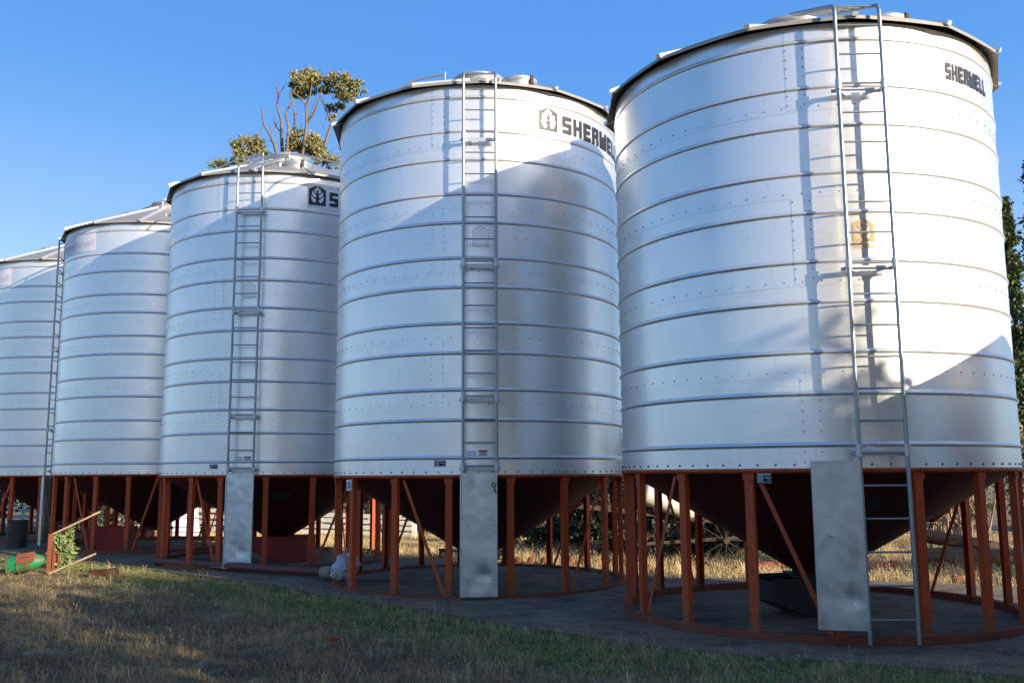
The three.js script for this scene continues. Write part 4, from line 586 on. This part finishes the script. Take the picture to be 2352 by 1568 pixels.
{ // old machine behind the nearest silo
  const S = thing('old_machine', 2.9, -0.05, -16.6, 0.12);
  const wheel = (x, z, r) => { const w = sub('wheel', S); mesh('rim', new THREE.TorusGeometry(r, 0.028, 8, 56).scale(1, 1, 1.6).translate(x, r, z), M.iron, w); mesh('hub', rod(V(x, r, z - 0.09), V(x, r, z + 0.09), 0.05, 0.05, 16), M.iron, w); for (let k = 0; k < 12; k++) { const a = k * Math.PI / 6; mesh('spoke', rod(V(x + 0.04 * Math.cos(a), r + 0.04 * Math.sin(a), z + (k % 2 ? 0.05 : -0.05)), V(x + (r - 0.02) * Math.cos(a), r + (r - 0.02) * Math.sin(a), z), 0.008, 0.008, 6), M.iron, w); } };
  wheel(0.78, 0.1, 0.50); wheel(0.78, -1.5, 0.50);
  mesh('axle', rod(V(0.78, 0.5, 0.1), V(0.78, 0.5, -1.5), 0.025), M.iron, S);
  mesh('beam', bar(V(-1.9, 1.12, -0.5), V(1.6, 0.72, -0.5), 0.06, 0.08), M.iron, S); mesh('beam', bar(V(-0.9, 0.42, -0.3), V(1.7, 0.55, -0.3), 0.05, 0.05), M.iron, S); mesh('strut', bar(V(0.2, 0.45, -0.3), V(0.3, 0.98, -0.5), 0.04, 0.03), M.iron, S); mesh('strut', bar(V(-0.8, 0.42, -0.3), V(-0.6, 1.05, -0.5), 0.04, 0.03), M.iron, S);
  mesh('tank', new THREE.LatheGeometry([[0.0001, -0.5], [0.12, -0.48], [0.17, -0.4], [0.19, -0.2], [0.19, 0.45], [0.15, 0.53], [0.0001, 0.56]].map(([r, y]) => new THREE.Vector2(r, y)), 32).rotateZ(Math.PI / 2 - 0.35).translate(-0.05, 1.14, -0.35), M.cream, S);
  mesh('lever', rod(V(-0.9, 0.5, -0.3), V(-1.3, 1.5, -0.4), 0.014), M.iron, S);
  tag(S, 'old farm machine with spoked steel wheels behind the nearest silo', 'farm machine');
}
{ // row of discs in the lit grass
  const H = thing('disc_row', 0.15, -0.05, -17.6, -0.30);
  mesh('frame_bar', bar(V(-0.4, 0.06, 0), V(2.4, 0.06, 0), 0.03, 0.03), M.rust, H);
  for (let k = 0; k < 11; k++) mesh('disc', new THREE.SphereGeometry(0.085, 18, 8, 0, 6.2832, 0, 0.9).rotateX(Math.PI / 2 - 0.2).translate(-0.3 + k * 0.25, 0.10, 0.02), M.rust, H);
  tag(H, 'row of rusty discs on a bar lying in dry grass behind the silos', 'disc harrow');
}
{ // timber, pipe, logs and posts behind
  const put = (name, label, cat, x, y, z, turn, geo, mat, part = 'body') => { const T = thing(name, x, y, z, turn); mesh(part, geo, mat, T); return tag(T, label, cat); };
  put('plank', 'grey plank lying in the grass behind the second silo from the right', 'plank', -1.9, 0.12, -21.2, -0.22, rbox(2.6, 0.05, 0.24, 0.008).rotateZ(-0.04), M.wood, 'board');
  put('iron_beam', 'dark iron beam lying in the lit grass just behind that silo pad', 'beam', -0.75, 0.1, -18.6, -0.05, [box(1.4, 0.03, 0.16, 0, 0.07, 0), box(1.4, 0.12, 0.03), box(1.4, 0.03, 0.16, 0, -0.07, 0)], M.black, 'web');
  put('clay_pipe', 'orange pipe lying on the straw seen through the nearest ladder', 'pipe', 5.35, 0.02, -16.5, -0.1, [rod(V(-1.2, 0, 0), V(1.2, 0, 0), 0.075, 0.075, 20), rod(V(1.12, 0, 0), V(1.26, 0, 0), 0.095, 0.095, 20)], new THREE.MeshStandardMaterial({ map: redMap(0.74, 0.36, 0.24, 0.3), roughness: 0.7 }), 'shaft');
  const lg = (L, r, s) => { const g = new THREE.CylinderGeometry(r, r * 0.9, L, 22, 14).rotateZ(Math.PI / 2), p = g.attributes.position; for (let i = 0; i < p.count; i++) { const k = 1 + 0.22 * noise(p.getX(i) * 1.5 + s, p.getY(i) * 5, p.getZ(i) * 5); p.setXYZ(i, p.getX(i) + 0.06 * noise(p.getY(i) * 12, p.getZ(i) * 12, s), p.getY(i) * k, p.getZ(i) * k); } g.computeVertexNormals(); return g; };
  put('fallen_log', 'thick dark fallen log behind the right legs of the nearest silo', 'log', 8.1, 0.14, -16.2, -0.12, lg(2.3, 0.20, 1), M.darkBark, 'timber');
  put('fallen_log', 'thinner dark log lying on top of the thick one', 'log', 7.7, 0.42, -16.45, -0.2, lg(1.5, 0.12, 8).rotateZ(-0.16), M.darkBark, 'timber');
  put('wood_slab', 'pale flat slab of wood on the straw by the orange pipe', 'slab', 6.55, -0.02, -14.9, 0.1, rbox(1.1, 0.05, 0.2, 0.01), M.wood, 'slab');
  put('brick', 'orange brick on the straw beside the pale slab of wood', 'brick', 6.72, 0.01, -14.45, 0.5, rbox(0.23, 0.11, 0.11, 0.008), M.rust, 'block');
  const hb = at(762, 1449, -9.65); put('brick', 'broken red brick lying in the dark foreground grass', 'brick', hb.x, 0.0, -9.65, 0.4, rbox(0.16, 0.07, 0.1, 0.012), M.rust, 'block');
  for (const [x, z, m, lab] of [[6.55, -22.4, M.darkBark, 'dark square fence post seen between the ladder rails'], [6.75, -22.7, M.wood, 'pale square fence post beside the dark one']]) put('fence_post', lab, 'post', x, -0.1, z, 0.1, rbox(0.13, 1.35, 0.13, 0.012, 0, 0.65, 0), m, 'post');
  { const T = thing('dry_weed', -0.72, -0.05, -10.55), R = rng(3), G = [limb([V(0, 0, 0), V(0.02, 0.2, 0), V(-0.02, 0.42, 0)], 0.007, 0.003)]; for (let k = 0; k < 14; k++) { const y = 0.08 + 0.33 * k / 14, a = R() * 6.3; G.push(limb([V(0, y, 0), V(Math.cos(a) * 0.05, y + 0.04, Math.sin(a) * 0.05), V(Math.cos(a) * 0.09, y + 0.1, Math.sin(a) * 0.09)], 0.0035, 0.0015, 4)); } mesh('stalk', G, new THREE.MeshStandardMaterial({ color: new THREE.Color().setRGB(0.13, 0.085, 0.06), roughness: 1 }), T); tag(T, 'single dry brown weed at the pad edge before the second silo', 'weed'); }
}

// ---------------------------------------------------------------- grass
function tuftGeo(R, n, h, spread, seed = false) {
  const pos = [], nor = [], idx = [];
  for (let i = 0; i < n; i++) {
    const a = R() * 6.283, r = R() * spread, hh = h * (0.45 + 0.75 * R()), lean = (0.2 + 1.25 * R()) * hh * (seed ? 0.45 : 1), la = R() * 6.283, w = 0.0011 + 0.0016 * R(), x = Math.cos(a) * r, z = Math.sin(a) * r, dx = Math.cos(la), dz = Math.sin(la), b = pos.length / 3;
    const pts = [[0, 0], [0.55, 0.35], [1, 1]];
    pts.forEach(([t, l], k) => { const y = hh * t * (1 - 0.25 * t * lean / hh), ww = [w, w * 0.8, w * 0.15][k]; for (const s of [-1, 1]) { pos.push(x + dx * lean * l - dz * ww * s, y, z + dz * lean * l + dx * ww * s); nor.push(dx * 0.9, 0.42, dz * 0.9); } });
    idx.push(b, b + 1, b + 2, b + 1, b + 3, b + 2, b + 2, b + 3, b + 4, b + 3, b + 5, b + 4);
    if (seed && R() < 0.35) { const q = pos.length / 3, tx = x + dx * lean, ty = hh * (1 - 0.25 * lean / hh), tz = z + dz * lean; for (const [u, v] of [[0, 0], [0.003, 0.012], [0, 0.035], [-0.003, 0.012]]) { pos.push(tx + u * dz + dx * v * 0.3, ty + v, tz - u * dx + dz * v * 0.3); nor.push(dx, 0.3, dz); } idx.push(q, q + 1, q + 2, q, q + 2, q + 3); }
  }
  const g = new THREE.BufferGeometry(); g.setAttribute('position', new THREE.Float32BufferAttribute(pos, 3)); g.setIndex(idx); g.computeVertexNormals(); return g;
}
function scatter(name, label, geo, count, seed, pick, colour, scale) {
  const R = rng(seed), M4 = new THREE.Matrix4(), Q = new THREE.Quaternion(), list = [];
  for (let i = 0; i < count * 6 && list.length < count; i++) { const p = pick(R); if (!p) continue; list.push(p); }
  const im = new THREE.InstancedMesh(geo, M.blade, list.length), c = new THREE.Color();
  list.forEach(([x, z], i) => { const s = scale(x, z, R); M4.compose(V(x, groundH(x, z) - 0.01, z), Q.setFromAxisAngle(V(0, 1, 0), R() * 6.283), V(s, s * (0.8 + 0.4 * R()), s)); im.setMatrixAt(i, M4); const k = colour(x, z, R); im.setColorAt(i, c.setRGB(k[0], k[1], k[2])); });
  im.name = numbered(name); im.castShadow = im.receiveShadow = true; scene.add(im); tag(im, label, 'grass', null, 'stuff'); return im;
}
const inView = (x, z) => z < -6.6 && Math.abs(x) < -z * 0.57 + 0.6;
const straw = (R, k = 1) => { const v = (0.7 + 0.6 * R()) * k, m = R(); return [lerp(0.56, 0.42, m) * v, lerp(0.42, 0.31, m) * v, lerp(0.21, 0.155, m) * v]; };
const greenB = (R) => { const v = 0.7 + 0.6 * R(); return [lerp(0.12, 0.26, R()) * v, lerp(0.20, 0.28, R()) * v, 0.05 * v]; };
const front = (R) => { const z = -6.7 - 13 * Math.pow(R(), 1.15), x = (R() * 2 - 1) * (-z * 0.57 + 0.5); return (!inPad(x, z) || R() < 0.003) && rowU(x, z) > 1.5 && inView(x, z) ? [x, z] : null; };
const back = (R) => { const z = -13.2 - 20 * Math.pow(R(), 1.2), x = lerp(-19, 12, R()); return !inPad(x, z) && rowU(x, z) < 0 && inView(x, z) ? [x, z] : null; };
const rg = rng(91);
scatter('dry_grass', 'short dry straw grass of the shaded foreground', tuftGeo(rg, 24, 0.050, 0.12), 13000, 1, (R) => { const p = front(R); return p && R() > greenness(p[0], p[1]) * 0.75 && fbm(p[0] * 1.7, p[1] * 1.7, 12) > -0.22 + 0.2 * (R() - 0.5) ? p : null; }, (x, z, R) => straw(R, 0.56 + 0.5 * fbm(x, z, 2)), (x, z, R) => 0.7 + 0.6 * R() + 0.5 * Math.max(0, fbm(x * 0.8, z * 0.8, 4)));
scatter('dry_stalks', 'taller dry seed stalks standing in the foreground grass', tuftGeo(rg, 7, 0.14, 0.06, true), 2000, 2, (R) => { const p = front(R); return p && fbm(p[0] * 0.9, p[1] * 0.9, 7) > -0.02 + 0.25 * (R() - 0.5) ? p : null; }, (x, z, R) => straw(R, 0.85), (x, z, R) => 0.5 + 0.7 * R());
scatter('green_grass', 'green grass along the front edge of the concrete pad', tuftGeo(rg, 20, 0.085, 0.10), 7000, 3, (R) => { const p = front(R); return p && R() < greenness(p[0], p[1]) ? p : null; }, (x, z, R) => (R() < 0.78 ? greenB(R) : straw(R)), (x, z, R) => 0.6 + 0.8 * R());
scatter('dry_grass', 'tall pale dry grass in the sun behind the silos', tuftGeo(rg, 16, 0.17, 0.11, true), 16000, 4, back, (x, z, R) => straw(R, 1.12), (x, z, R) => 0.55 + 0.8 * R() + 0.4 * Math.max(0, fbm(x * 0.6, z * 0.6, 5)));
scatter('green_weeds', 'patch of green weeds by the row of rusty discs', tuftGeo(rg, 14, 0.09, 0.08), 420, 5, (R) => { const x = lerp(-0.4, 1.6, R()), z = lerp(-17.9, -16.9, R()); return inPad(x, z) ? null : [x, z]; }, (x, z, R) => greenB(R), (x, z, R) => 0.6 + 0.7 * R());

{ // straw and dust blown onto the concrete
  const R = rng(55), g = new THREE.BufferGeometry(), pos = [], idx = []; for (let i = 0; i < 7; i++) { const a = R() * 6.3, l = 0.03 + 0.05 * R(), x = (R() - 0.5) * 0.2, z = (R() - 0.5) * 0.2, dx = Math.cos(a), dz = Math.sin(a), w = 0.0025, b = pos.length / 3; pos.push(x - dz * w, 0.003, z + dx * w, x + dz * w, 0.004, z - dx * w, x + dx * l, 0.012 * R() + 0.004, z + dz * l); idx.push(b, b + 1, b + 2); }
  g.setAttribute('position', new THREE.Float32BufferAttribute(pos, 3)); g.setIndex(idx); g.computeVertexNormals();
  const list = []; for (let i = 0; i < 30000 && list.length < 2600; i++) { const x = lerp(-13, 7, R()), z = lerp(-24, -7, R()); if (!inPad(x, z) || !inView(x, z)) continue; const d = padDist(x, z); if (R() < 0.12 + 0.9 * Math.exp(-d * 2.2)) list.push([x, z]); }
  const im = new THREE.InstancedMesh(g, M.blade, list.length), m = new THREE.Matrix4(), q = new THREE.Quaternion(), c = new THREE.Color();
  list.forEach(([x, z], i) => { const s = 0.5 + R(); m.compose(V(x, 0, z), q.setFromAxisAngle(V(0, 1, 0), R() * 6.3), V(s, 1, s)); im.setMatrixAt(i, m); const k = straw(R, 0.7); im.setColorAt(i, c.setRGB(...k)); });
  im.name = numbered('straw_litter'); im.castShadow = im.receiveShadow = true; scene.add(im); tag(im, 'bits of dry straw scattered over the concrete pad', 'straw', null, 'stuff');
}

renderer.render(scene, camera);
